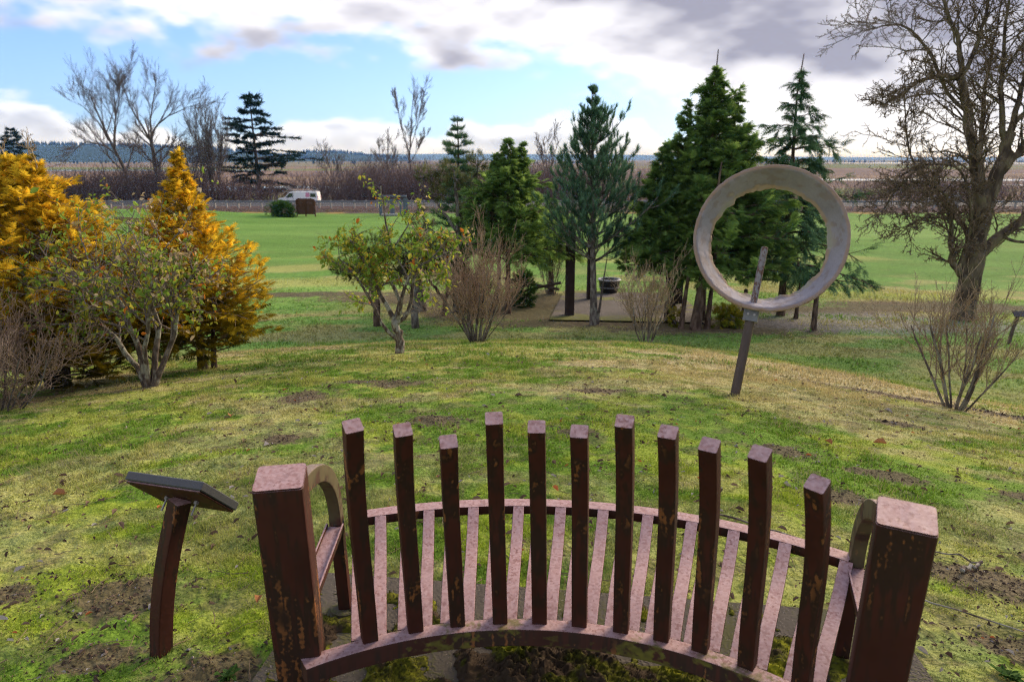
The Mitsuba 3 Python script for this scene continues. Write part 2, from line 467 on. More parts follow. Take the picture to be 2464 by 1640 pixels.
def surface_z(x, y):
    """The ground's height with its small bumps."""
    P = np.stack([x, y, 0 * x], -1)
    near = np.exp(-(np.hypot(x, y) / 14) ** 2)
    return gz(x, y) + near * ((meshkit.fbm(P * 3.2, 4, 2) - .5) * .050 + (meshkit.noise(P * 14, 8) - .5) * .022 + (meshkit.noise(P * 31, 4) - .5) * .012)


SLAB = np.array([(-.79, 2.76), (1.44, 2.47), (1.28, .55), (-1.02, .85)])
_slab_poly = Polygon(SLAB)


def in_slab(x, y, grow_by=0.0):
    c = SLAB.mean(0)
    s = c + (SLAB - c) * (1 + grow_by)
    ok = np.ones(len(x), bool)
    for k in range(4):
        a, b = s[k], s[(k + 1) % 4]
        ok &= (b[0] - a[0]) * (y - a[1]) - (b[1] - a[1]) * (x - a[0]) < 0
    return ok


def np_bare(x, y, spots=BARE):
    v = np.zeros_like(x)
    for cx, cy, a, b, r in spots:
        dx, dy = x - cx, y - cy
        u, w = dx * math.cos(r) + dy * math.sin(r), -dx * math.sin(r) + dy * math.cos(r)
        v = np.maximum(v, np.exp(-((u / a) ** 2 + (w / b) ** 2) * .5))
    return v


def build_grass():
    rng = np.random.default_rng(5)
    sets = []
    for n, r0, r1, h, w, ka in ((250000, 1.75, 4.5, .0125, .0024, .72), (210000, 4.5, 9.5, .018, .0044, .70), (120000, 9.5, 19, .028, .0095, .68), (90000, 19, 36, .045, .022, .66)):
        r = np.sqrt(rng.uniform(r0 ** 2, r1 ** 2, n)) if r0 > 3 else rng.uniform(r0 ** 1.5, r1 ** 1.5, n) ** (1 / 1.5)
        a = rng.uniform(-ka, ka, n)
        x, y = r * np.sin(a), r * np.cos(a)
        P = np.stack([x, y, 0 * x], -1)
        tall = meshkit.fbm(P * 1.3, 3, 21)
        clump = meshkit.noise(P * 9, 31)
        keep = (rng.random(n) > np_bare(x, y) * 1.5 - .2) & (rng.random(n) > np_bare(x, y, MULCH) * 2.2 - .5) & ~((x > 1.2) & (x < 6.9) & (y > 23.4) & (y < 30.4)) & ~in_slab(x, y) & (rng.random(n) < .35 + 1.1 * clump)
        x, y, tall, clump = x[keep], y[keep], tall[keep], clump[keep]
        m = len(x)
        z = surface_z(x, y) - .003
        hh = h * (.45 + 1.5 * np.clip(tall - .3, 0, 1) * 1.6) * (.6 + .9 * clump) * np.exp(rng.normal(0, .3, m))
        ww = w * rng.uniform(.6, 1.4, m)
        az = rng.uniform(0, 2 * np.pi, m)
        lean = rng.uniform(0, 1.1, m) * hh
        la = rng.uniform(0, 2 * np.pi, m)
        s = np.stack([np.cos(az), np.sin(az), 0 * az], -1) * ww[:, None]
        b = np.stack([x, y, z], -1)
        tip = b + np.stack([np.cos(la) * lean, np.sin(la) * lean, hh], -1)
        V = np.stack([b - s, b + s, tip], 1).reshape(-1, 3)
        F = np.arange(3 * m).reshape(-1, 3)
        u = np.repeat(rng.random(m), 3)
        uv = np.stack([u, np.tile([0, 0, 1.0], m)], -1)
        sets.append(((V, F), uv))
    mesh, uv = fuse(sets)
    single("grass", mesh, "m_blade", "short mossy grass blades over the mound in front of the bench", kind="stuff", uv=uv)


build_grass()


# ------------------------------------------------------------------ materials of metal, wood and stone
def rust_colour(p, n, uv):
    a = fbm(p.x * 95, p.y * 60, p.z * 95, 3)
    b = fbm(p.x * 9 + 4, p.y * 9, p.z * 6, 3)
    c = noise(p.x * 150, p.y * 150, p.z * 110)
    col = mix([0.050, 0.014, 0.009], [0.130, 0.036, 0.024], b)
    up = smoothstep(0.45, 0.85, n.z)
    # sky light painted onto upward faces, with chalky weathering, flaking to bare rust
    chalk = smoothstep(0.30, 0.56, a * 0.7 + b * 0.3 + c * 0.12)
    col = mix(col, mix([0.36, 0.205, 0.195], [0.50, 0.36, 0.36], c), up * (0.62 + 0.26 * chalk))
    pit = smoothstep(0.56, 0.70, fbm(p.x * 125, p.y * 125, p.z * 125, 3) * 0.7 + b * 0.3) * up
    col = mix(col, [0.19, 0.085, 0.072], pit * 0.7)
    # backlit shade painted into standing faces, with black lichen and orange runs down them
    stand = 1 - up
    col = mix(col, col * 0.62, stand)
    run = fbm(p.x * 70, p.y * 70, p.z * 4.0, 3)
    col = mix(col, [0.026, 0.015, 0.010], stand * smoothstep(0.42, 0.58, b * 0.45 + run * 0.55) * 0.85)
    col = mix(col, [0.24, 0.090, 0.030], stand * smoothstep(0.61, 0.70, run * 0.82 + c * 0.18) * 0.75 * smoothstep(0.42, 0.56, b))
    return col


def rust_rough(p, n, uv):
    return 0.50 + 0.30 * fbm(p.x * 34, p.y * 34, p.z * 34, 3)


def rust_bump(p, n, uv):
    return fbm(p.x * 60, p.y * 60, p.z * 60, 3) * 0.0012


def mossy_rust_colour(p, n, uv):
    m = smoothstep(0.50, 0.62, fbm(p.x * 7.5, p.y * 7.5, p.z * 10, 3) * 0.6 + fbm(p.x * 60, p.y * 60, p.z * 60, 3) * 0.4)
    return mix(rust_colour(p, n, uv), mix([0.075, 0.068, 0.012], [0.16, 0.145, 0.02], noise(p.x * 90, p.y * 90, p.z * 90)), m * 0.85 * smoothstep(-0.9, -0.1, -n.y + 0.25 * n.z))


def arm_colour(p, n, uv):
    m = fbm(p.x * 16, p.y * 16, p.z * 16, 3)
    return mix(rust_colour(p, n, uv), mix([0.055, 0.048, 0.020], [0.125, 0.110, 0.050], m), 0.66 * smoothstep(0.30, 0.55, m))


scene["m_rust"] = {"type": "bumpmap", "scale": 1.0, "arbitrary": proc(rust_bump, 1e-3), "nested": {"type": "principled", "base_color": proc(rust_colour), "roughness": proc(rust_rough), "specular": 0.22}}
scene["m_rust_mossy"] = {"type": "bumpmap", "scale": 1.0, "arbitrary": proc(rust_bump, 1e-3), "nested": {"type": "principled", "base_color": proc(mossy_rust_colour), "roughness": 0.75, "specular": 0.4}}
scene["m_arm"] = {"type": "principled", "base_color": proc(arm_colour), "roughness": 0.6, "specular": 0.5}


def slab_colour(p, n, uv):
    a = fbm(p.x * 5, p.y * 5, 0.0, 4)
    c = noise(p.x * 160, p.y * 160, p.z * 160)
    col = mix([0.055, 0.048, 0.038], [0.125, 0.108, 0.090], c * 0.6 + a * 0.4)
    col = mix(col, [0.07, 0.075, 0.018], smoothstep(0.50, 0.66, a * 0.7 + c * 0.3) * 0.75)
    return mix(col, [0.34, 0.31, 0.27], smoothstep(0.93, 0.97, noise(p.x * 210, p.y * 210, p.z * 200)))


scene["m_slab"] = {"type": "bumpmap", "scale": 1.0, "arbitrary": proc(lambda p, n, uv: noise(p.x * 160, p.y * 160, p.z * 160) * 0.004, 1e-3),
                   "nested": {"type": "principled", "base_color": proc(slab_colour), "roughness": 0.92, "specular": 0.2}}


def flat(key, col, rough=0.6, spec=0.4, metal=0.0, grain=0.18, scale=25.0):
    """A plain surface with a little wear in its tone."""
    col = np.array(col, float)

    def fn(p, n, uv):
        return mi.Color3f(col.tolist()) * (1 - grain + 2 * grain * fbm(p.x * scale, p.y * scale, p.z * scale, 3))
    scene[key] = {"type": "twosided", "bsdf": {"type": "principled", "base_color": proc(fn), "roughness": rough, "specular": spec, "metallic": metal}}


flat("m_darkpanel", (0.050, 0.052, 0.058), 0.45, 0.5)
flat("m_steel", (0.30, 0.29, 0.28), 0.45, 0.5, 0.6)
flat("m_palemetal", (0.15, 0.155, 0.165), 0.55, 0.5, 0.3, 0.25, 18)

# ------------------------------------------------------------------ the bench
BC = np.array([0.016, 0.857])


def pol(r, a, z):
    return np.array([BC[0] + r * math.sin(a), BC[1] + r * math.cos(a), z])


def arc_prism(r, a0, a1, ztop, w, h, n=48, c=.005):
    a = np.linspace(a0, a1, n)
    path = np.stack([BC[0] + r * np.sin(a), BC[1] + r * np.cos(a), 0 * a + ztop - h / 2], -1)
    side = np.stack([np.sin(a), np.cos(a), 0 * a], -1)
    return prism(path, side, rect(w, h, c))


def build_bench():
    t = thing("metal_bench", "curved rusty metal bench seen from behind on a mossy concrete pad", "bench")
    ZR, ZF = EYE - 1.360, EYE - 1.268
    A = [-.4044, -.2809, -.1654, -.0475, .0621, .1720, .2860, .3951, .4973, .6170, .7518]
    AL = [-.4596, -.3243, -.1977, -.0685, .0516, .1720, .2970, .4166, .5286, .6598, .8075]
    HT = [-.631, -.659, -.702, -.645, -.668, -.676, -.639, -.653, -.668, -.662, -.696]
    s = np.linspace(0, 1, 16)
    for a, al, h in zip(A, AL, HT):
        b, top = pol(1.1015, a, ZR), pol(.9045, al, EYE + h + .006)
        path = b + (top - b) * s[:, None]
        out = np.array([math.sin(a), math.cos(a), 0])
        path = path + out * (np.sin(np.pi * s) * .030 - .010 * np.sin(2 * np.pi * s))[:, None]
        ang = a + (al - a) * s
        side = np.stack([np.cos(ang), -np.sin(ang), 0 * ang], -1)
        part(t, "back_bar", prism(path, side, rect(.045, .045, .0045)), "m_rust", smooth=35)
    # slats: two to every gap, dished, welded between the rails
    slats = sorted([a - .0285 for a in A] + [a + .0285 for a in A])
    for i, a in enumerate(slats):
        af = .163 + (a - .163) * .865
        b, f = pol(1.109, a, ZR - .008), pol(1.674, af, ZF - .008)
        path = b + (f - b) * s[:, None]
        path[:, 2] += -.016 * np.sin(np.pi * s) + .012 * np.sin(2 * np.pi * s)
        d = f - b
        side = np.tile(np.array([d[1], -d[0], 0]) / np.hypot(d[0], d[1]), (16, 1))
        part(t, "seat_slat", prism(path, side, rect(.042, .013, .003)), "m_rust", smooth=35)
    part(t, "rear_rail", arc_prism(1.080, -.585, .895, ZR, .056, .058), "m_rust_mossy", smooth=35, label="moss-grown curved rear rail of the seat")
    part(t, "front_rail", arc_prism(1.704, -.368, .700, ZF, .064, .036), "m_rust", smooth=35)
    zc = EYE - .810
    for sgn, cx, cy, yaw, ca, pol_a, lx in ((-1, -.607, 1.771, -.176, -.394, -.598, -.010), (1, .922, 1.559, .464, .708, .911, .032)):
        radial = np.array([math.sin(pol_a), math.cos(pol_a), 0])
        lean = np.array([lx, .124])
        hgt = zc - .025
        top = np.array([cx, cy, zc])
        foot = np.array([cx + lean[0] * hgt, cy + lean[1] * hgt, .025])
        q = np.linspace(0, 1, 6)
        path = foot + (top - foot) * q[:, None]
        side = np.tile([math.cos(yaw), -math.sin(yaw), 0], (6, 1))
        n = part(t, "post", prism(path[:], side, rect(.127, .127, .010)), "m_rust", smooth=35)
        d = unit(top - foot)
        cap = prism(np.array([top, top + d * .005]), side[:2], rect(.1245, .1245, .010))
        part(n, "cap", cap, "m_rust", smooth=35, label="pale weathered cap plate with rust flecks")
        # armrest: a bow from the post's front to the seat's front corner
        fwd = np.array([math.sin(yaw), math.cos(yaw), 0])
        S = top + fwd * .060 + [0, 0, -.115]
        E = pol(1.715, ca, ZF - .02)
        th = np.linspace(0, np.pi / 2, 22)
        path = np.stack([S[0] + (E[0] - S[0]) * np.sin(th) ** .9, S[1] + (E[1] - S[1]) * np.sin(th) ** .9, E[2] + (S[2] - E[2]) * np.cos(th) ** .95], -1)
        hd = unit(np.array([E[0] - S[0], E[1] - S[1], 0]))
        side = np.tile([hd[1], -hd[0], 0], (22, 1))
        part(t, "armrest", prism(path, side, rect(.044, .058, .006)), "m_arm", smooth=35, label="bowed armrest filmed with olive algae")
        # leg under the front corner
        G = np.array([E[0], E[1], 0]) + hd * .06 + [0, 0, .034]
        lt = np.array([E[0], E[1], E[2] - .003])
        path = np.array([G, lt])
        leg = part(t, "front_leg", prism(path, side[:2], rect(.046, .046, .005)), "m_rust", smooth=35)
        disc = lathe([(0, .030), (.058, .030), (.058, .040), (.052, .043), (0, .043)], 28)
        part(leg, "foot_plate", (disc[0] + [G[0], G[1], 0], disc[1]), "m_slab", smooth=35, label="round grey foot plate")
        # side rail: a channel from the post to the front corner
        b = np.array([cx, cy, 0]) + radial * .12 - np.array([math.cos(pol_a), -math.sin(pol_a), 0]) * sgn * .045 + [0, 0, ZR + .016]
        e = np.array([E[0], E[1], ZF - .03]) - hd * .03
        side2 = np.tile(unit(np.cross(e - b, [0, 0, 1])), (2, 1))
        chan = np.array([(-.032, .014), (-.032, -.014), (.032, -.014), (.032, .014), (.024, .014), (.024, -.004), (-.024, -.004), (-.024, .014)])
        v1 = prism(np.array([b, e]), side2, rect(.064, .012, .002))
        o = side2[0]
        v2 = prism(np.array([b + o * .029 + [0, 0, .013], e + o * .029 + [0, 0, .013]]), side2, rect(.007, .014, .002))
        v3 = prism(np.array([b - o * .029 + [0, 0, .013], e - o * .029 + [0, 0, .013]]), side2, rect(.007, .014, .002))
        part(t, "side_rail", join([v1, v2, v3]), "m_rust", smooth=35)
    return t


build_bench()


def build_pad():
    v = np.vstack([np.c_[SLAB, [.03] * 4], np.c_[SLAB, [-.12] * 4]])
    poly = Polygon(SLAB).buffer(-.02).buffer(.02)
    m = trimesh.creation.extrude_polygon(poly, .13, engine="earcut")
    m.apply_translation([0, 0, -.10])
    single("concrete_pad", m, "m_slab", "rough grey concrete pad under the curved metal bench", kind="structure")
    # moss cushions creeping over the pad behind the bench
    rng = np.random.default_rng(3)
    n = 300
    g = np.linspace(0, 1, n)
    X, Y = np.meshgrid(np.linspace(-1.0, 1.3, n), np.linspace(.9, 2.6, n), indexing="ij")
    P = np.stack([X, Y, 0 * X], -1)
    rr = np.hypot(X - BC[0], Y - BC[1])
    f = meshkit.fbm(P * 4.2, 4, 3) * .55 + meshkit.fbm(P * 13, 3, 9) * .45
    behind = np.clip((1.47 - rr) / .14, 0, 1) * np.clip((X + .72) / .25, 0, 1)
    hgt = np.clip(f - (.56 - .24 * behind), 0, 1) * .15
    hgt = np.where(hgt > 0, hgt * (.55 + .9 * meshkit.noise(P * 85, 5)) + .001, -.02)
    ok = in_slab(X.ravel(), Y.ravel(), -.03).reshape(n, n)
    hgt = np.where(ok, hgt, -.02)
    i, j = np.meshgrid(np.arange(n - 1), np.arange(n - 1), indexing="ij")
    a = i * n + j
    F = np.vstack([np.stack([a, a + n, a + n + 1], -1).reshape(-1, 3), np.stack([a, a + n + 1, a + 1], -1).reshape(-1, 3)])
    hf = hgt.ravel()
    F = F[(hf[F] > 0).any(1)]
    used, inv = np.unique(F, return_inverse=True)
    V = np.stack([X.ravel(), Y.ravel(), .0305 + hf], -1)[used]
    single("moss_cushions", (V, inv.reshape(-1, 3)), "m_moss", "dark green moss cushions creeping over the concrete pad behind the bench", kind="stuff", smooth=True)
    # moss shoots on them
    tops = np.argwhere(hgt > .006)
    pick = tops[rng.integers(0, len(tops), 26000)]
    x = X[pick[:, 0], pick[:, 1]] + rng.normal(0, .004, len(pick))
    y = Y[pick[:, 0], pick[:, 1]] + rng.normal(0, .004, len(pick))
    z = .029 + hgt[pick[:, 0], pick[:, 1]]
    az = rng.uniform(0, 2 * np.pi, len(pick))
    w = rng.uniform(.001, .0025, len(pick))
    h = rng.uniform(.006, .018, len(pick))
    s = np.stack([np.cos(az), np.sin(az), 0 * az], -1) * w[:, None]
    b = np.stack([x, y, z], -1)
    tip = b + np.stack([rng.normal(0, .006, len(pick)), rng.normal(0, .006, len(pick)), h], -1)
    V = np.stack([b - s, b + s, tip], 1).reshape(-1, 3)
    uv = np.stack([np.repeat(rng.random(len(pick)), 3), np.tile([0, 0, 1.0], len(pick))], -1)
    single("moss_shoots", (V, np.arange(len(V)).reshape(-1, 3)), "m_moss", "fine moss shoots standing on the cushions behind the bench", kind="stuff", uv=uv)


def moss_colour(p, n, uv):
    a = fbm(p.x * 9, p.y * 9, 0.0, 3)
    c = noise(p.x * 130, p.y * 130, p.z * 130)
    col = mix([0.030, 0.030, 0.008], [0.115, 0.120, 0.012], smoothstep(0.3, 0.7, a * 0.6 + c * 0.4))
    col = mix(col, [0.22, 0.23, 0.012], smoothstep(0.60, 0.72, a) * 0.8)
    return mix(col, [0.050, 0.034, 0.024], smoothstep(0.44, 0.34, a) * 0.9)


scene["m_moss"] = {"type": "twosided", "bsdf": {"type": "principled", "base_color": proc(moss_colour), "roughness": 0.95, "specular": 0.1}}
build_pad()


# ------------------------------------------------------------------ the small plaque on its post
def build_plaque():
    t = thing("plaque_stand", "low rusty plaque stand with a tilted dark panel, left of the bench", "sign")
    ctr = np.array([-1.142, 2.312, .588])
    X = unit([.29, -.085, 0])
    D = unit(np.array([.162 * .28, .162 * .96, -.152]))
    N = unit(np.cross(X, D))

    def slab(w, d, th, off, c=.003):
        return place(box(0, 0, 0, w, d, th, 0, c), ctr + N * off, X, D, N)
    part(t, "panel", slab(.305, .225, .030, .026), "m_darkpanel", smooth=30)
    part(t, "backing_plate", slab(.295, .215, .008, .006), "m_rust", smooth=30)
    s = np.linspace(0, 1, 12)
    foot, head = np.array([-1.275, 2.288, -.12]), ctr - N * .004 + np.array([0, 0, -.004])
    path = foot + (head - foot) * s[:, None]
    path[:, 0] -= .026 * np.sin(np.pi * s)
    side = np.tile([math.cos(.55), -math.sin(.55), 0], (12, 1))
    part(t, "post", prism(path, side, rect(.058, .058, .005)), "m_rust", smooth=35, label="bowed square rusty post")
    for u in (-.062, .060):
        p0 = ctr + X * u + D * .012 + N * .002
        rod = sweep(np.array([p0, p0 - N * .05]), np.array([.0035, .0035]), 8, True)
        nut = sweep(np.array([p0 - N * .001, p0 - N * .011]), np.array([.009, .009]), 6, True)
        part(t, "bolt", join([rod, nut]), "m_steel", smooth=30)


build_plaque()


# ------------------------------------------------------------------ the concrete ring on its pole
def ring_colour(p, n, uv):
    a = fbm(p.x * 3.2, p.y * 3.2, p.z * 3.2, 4)
    c = noise(p.x * 70, p.y * 70, p.z * 70)
    b = fbm(p.x * 11, p.y * 11, p.z * 11, 3)
    col = mix([0.150, 0.142, 0.158], [0.36, 0.34, 0.375], a * 0.8 + c * 0.2)
    col = mix(col, [0.20, 0.16, 0.145], smoothstep(0.52, 0.66, b) * 0.55)
    ochre = smoothstep(0.55, 0.80, uv.y + (a - 0.5) * 0.35 + (b - 0.5) * 0.5)
    col = mix(col, mix([0.26, 0.165, 0.085], [0.44, 0.34, 0.24], b), ochre * 0.85)
    col = mix(col, [0.26, 0.30, 0.27], ochre * smoothstep(0.50, 0.62, a) * 0.6)
    rim = smoothstep(0.25, 0.12, uv.y)
    return mix(col, [0.30, 0.205, 0.155], rim * (0.45 + 0.8 * b))


scene["m_ring"] = {"type": "twosided", "bsdf": {"type": "bumpmap", "scale": 1.0, "arbitrary": proc(lambda p, n, uv: fbm(p.x * 26, p.y * 26, p.z * 26, 3) * 0.012, 2e-3),
                   "nested": {"type": "principled", "base_color": proc(ring_colour), "roughness": 0.85, "specular": 0.3}}}


def build_ring():
    t = thing("ring_sculpture", "weathered concrete pipe ring with a jagged inner edge on a leaning pole", "sculpture")
    B = np.array([2.245, 7.03, -.62])
    C = RING_C
    TOP = RING_TOP
    up = unit(TOP - B)
    n = np.array([0, 0, EYE]) - C
    n = unit(n - (n @ up) * up)
    n = unit(n + np.array([RING_TURN, 0, 0]))
    n = unit(n - (n @ up) * up)
    X = np.cross(up, n)
    k = 220
    # profile: outer wall, front lip, inner cone, broken back edge (radius, depth towards the viewer, wear code)
    prof = np.array([(.640, -.200, .4), (.700, -.150, .2), (.752, -.02, .1), (.768, .075, .05), (.766, .098, .05), (.758, .106, .08), (.742, .107, .1), (.728, .100, .2), (.716, .085, .32),
                     (.690, .02, .36), (.662, -.05, .42), (.625, -.115, .55), (.602, -.150, .70), (.580, -.172, .95), (.574, -.182, 1.0), (.585, -.200, 1.0), (.640, -.200, .9)])
    ang = np.arange(k) / k * 2 * np.pi
    m = len(prof)
    prof[:, :2] *= .968
    prof[12:16, 0] += .014
    R = np.repeat(prof[:, 0:1], k, 1)
    Zp = np.repeat(prof[:, 1:2], k, 1)
    cs = np.stack([np.cos(ang), np.sin(ang), 0 * ang], -1)
    jag = (meshkit.fbm(cs * 5.0, 4, 4) - .5) * .050 + (meshkit.noise(cs * 30, 7) - .5) * .010 + .018 * (np.floor(meshkit.noise(cs * 13, 2) * 4) / 4 - .4)
    wgt = np.clip((prof[:, 2] - .55) / .4, 0, 1)[:, None]
    wgt[0] = 0
    wgt[-1] = 0
    R = R + wgt * jag[None, :]
    R = R + (np.array([meshkit.fbm(cs * 4 + i * .3, 3, 12) for i in range(m)]) - .5) * .012
    chip = np.clip(meshkit.noise(cs * 12, 19) - .72, 0, 1) * .05
    R[3:7] -= chip[None] * .5
    V = C + (R * np.cos(ang))[..., None] * X + (R * np.sin(ang))[..., None] * up + Zp[..., None] * n
    i, j = np.meshgrid(np.arange(m - 1), np.arange(k), indexing="ij")
    a, b = i * k + j, i * k + (j + 1) % k
    F = np.vstack([np.stack([a, b, b + k], -1).reshape(-1, 3), np.stack([a, b + k, a + k], -1).reshape(-1, 3)])
    uv = np.stack([np.repeat(ang[None], m, 0), np.repeat(prof[:, 2:3], k, 1)], -1).reshape(-1, 2)
    part(t, "ring", (V.reshape(-1, 3), F), "m_ring", smooth=True, uv=uv)
    L = np.linalg.norm(TOP - B)

    def along(s):
        return B + up * s
    sring = (C - B) @ up
    low = sring - .80
    q = np.linspace(-.25, low, 6)
    part(t, "pole", sweep(np.array([along(s) for s in q]), np.full(6, .047), 20, True), "m_pole", smooth=40)
    part(t, "rod", sweep(np.array([along(s) for s in np.linspace(low - .02, L - .015, 6)] + [along(L - .004), along(L)]), np.array([.034] * 6 + [.030, .022]), 18, True), "m_rod", smooth=40)
    cl = prism(np.array([along(low - .045), along(low + .075)]), np.array([X, X]), rect(.150, .135, .03))
    part(t, "collar", join([cl, prism(np.array([along(low + .074), along(low + .115)]), np.array([X, X]), rect(.095, .095, .02))]), "m_palemetal", smooth=40)
    for sx in (-1, 1):
        p0 = along(low + .02) + X * sx * .03 + n * .065
        part(t, "bolt", sweep(np.array([p0, p0 + n * .02]), np.array([.013, .013]), 6, True), "m_steel", smooth=30)


def pole_colour(p, n, uv):
    r = fbm(p.x * 20, p.y * 20, p.z * 3, 3)
    return mix([0.030, 0.017, 0.012], [0.090, 0.058, 0.042], r)


scene["m_pole"] = {"type": "principled", "base_color": proc(pole_colour), "roughness": 0.5, "metallic": 0.0, "specular": 0.5}


def rod_colour(p, n, uv):
    r = fbm(p.x * 60, p.y * 60, p.z * 26, 3)
    return mix([0.20, 0.185, 0.185], [0.11, 0.055, 0.038], smoothstep(0.44, 0.62, r))


scene["m_rod"] = {"type": "principled", "base_color": proc(rod_colour), "roughness": 0.5, "metallic": 0.2, "specular": 0.5}
RING_C = np.array([2.595, 7.40, 0.935])
RING_TOP = np.array([2.566, 7.43, 0.857])
RING_TURN = 0.0
build_ring()


# ------------------------------------------------------------------ bark and leaves
def bark(key, dark, light, scale=14.0, lichen=0.0, lich=(0.30, 0.32, 0.24)):
    def fn(p, n, uv):
        a = fbm(p.x * scale, p.y * scale, p.z * scale * 0.35, 3)
        b = fbm(p.x * 6, p.y * 6, p.z * 5, 2)
        col = mix(dark, light, smoothstep(0.3, 0.7, a))
        return mix(col, list(lich), smoothstep(0.52, 0.62, b * 0.5 + a * 0.5) * lichen)
    scene[key] = {"type": "bumpmap", "scale": 1.0, "arbitrary": proc(lambda p, n, uv: fbm(p.x * scale, p.y * scale, p.z * scale * 0.35, 3) * (0.35 / scale), 2e-3),
                  "nested": {"type": "principled", "base_color": proc(fn), "roughness": 0.9, "specular": 0.2}}


def twig(key, dark, light):
    scene[key] = {"type": "principled", "base_color": proc(lambda p, n, uv: mix(dark, light, fbm(p.x * 2.5, p.y * 2.5, p.z * 2.5, 2))), "roughness": 0.85, "specular": 0.2}


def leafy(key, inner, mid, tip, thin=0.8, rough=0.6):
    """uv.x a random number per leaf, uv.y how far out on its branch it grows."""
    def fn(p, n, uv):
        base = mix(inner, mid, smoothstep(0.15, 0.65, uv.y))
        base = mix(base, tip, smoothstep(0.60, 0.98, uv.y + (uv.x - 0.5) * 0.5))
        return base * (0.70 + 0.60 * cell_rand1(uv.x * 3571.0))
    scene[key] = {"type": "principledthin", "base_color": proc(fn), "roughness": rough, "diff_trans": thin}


bark("m_bark_dark", [0.055, 0.040, 0.032], [0.15, 0.115, 0.09], 10)
bark("m_bark_grey", [0.075, 0.062, 0.055], [0.19, 0.165, 0.15], 14, 0.35)
bark("m_bark_brown", [0.060, 0.038, 0.028], [0.15, 0.105, 0.080], 12)
bark("m_bark_lichen", [0.075, 0.055, 0.045], [0.20, 0.165, 0.135], 30, 0.75, (0.33, 0.33, 0.27))
bark("m_bark_old", [0.055, 0.040, 0.030], [0.17, 0.135, 0.095], 7, 0.45, (0.12, 0.115, 0.05))
twig("m_twig_grey", [0.12, 0.095, 0.085], [0.24, 0.20, 0.185])
twig("m_twig_brown", [0.23, 0.165, 0.105], [0.46, 0.36, 0.235])
twig("m_twig_red", [0.25, 0.155, 0.105], [0.46, 0.34, 0.235])
twig("m_twig_old", [0.12, 0.085, 0.058], [0.27, 0.20, 0.13])
twig("m_scrub", [0.105, 0.072, 0.068], [0.23, 0.165, 0.150])
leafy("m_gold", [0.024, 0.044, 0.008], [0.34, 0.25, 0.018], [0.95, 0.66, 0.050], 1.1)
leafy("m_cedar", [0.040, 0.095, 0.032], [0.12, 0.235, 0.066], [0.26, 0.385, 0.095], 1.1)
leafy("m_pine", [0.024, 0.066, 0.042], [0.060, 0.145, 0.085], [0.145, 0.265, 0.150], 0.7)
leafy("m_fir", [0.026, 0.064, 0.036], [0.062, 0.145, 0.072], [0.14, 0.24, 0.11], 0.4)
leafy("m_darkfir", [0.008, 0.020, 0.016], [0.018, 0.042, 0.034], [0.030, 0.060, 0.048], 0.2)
leafy("m_olive", [0.034, 0.046, 0.018], [0.105, 0.120, 0.048], [0.215, 0.215, 0.10], 0.5)
leafy("m_juniper", [0.040, 0.028, 0.016], [0.050, 0.055, 0.018], [0.110, 0.110, 0.032], 0.4)
leafy("m_shrubgreen", [0.012, 0.030, 0.010], [0.028, 0.070, 0.018], [0.065, 0.130, 0.030], 0.5)
leafy("m_brightfern", [0.06, 0.09, 0.012], [0.16, 0.20, 0.020], [0.36, 0.30, 0.030])


def autumn(p, n, uv):
    """Leaves of the pruned shrubs: green low down, tan, yellow and a few orange above."""
    r = cell_rand1(uv.x * 2137.0)
    green = mix([0.16, 0.27, 0.035], [0.30, 0.43, 0.075], cell_rand1(uv.x * 911.0))
    tan = mix([0.42, 0.32, 0.16], [0.62, 0.50, 0.34], cell_rand1(uv.x * 411.0))
    col = mix(green, [0.44, 0.42, 0.06], smoothstep(0.62, 0.66, r + uv.y * 0.25))
    col = mix(col, tan, smoothstep(0.72, 0.76, r * 0.62 + uv.y * 0.42))
    return mix(col, [0.48, 0.16, 0.025], smoothstep(0.955, 0.96, r))


scene["m_autumn"] = {"type": "principledthin", "base_color": proc(autumn), "roughness": 0.55, "diff_trans": 1.1}
CED, FIR = tmpl_cedar(), tmpl_spray()
CED3 = tmpl_cedar(3, 0.5)
TUFT = tmpl_tuft(np.random.default_rng(1), 12, 0.34, 0.42, 0.030)
TUFT_FAR = tmpl_tuft(np.random.default_rng(2), 7, 0.36, 0.45, 0.07)
LEAF = tmpl_leaf()


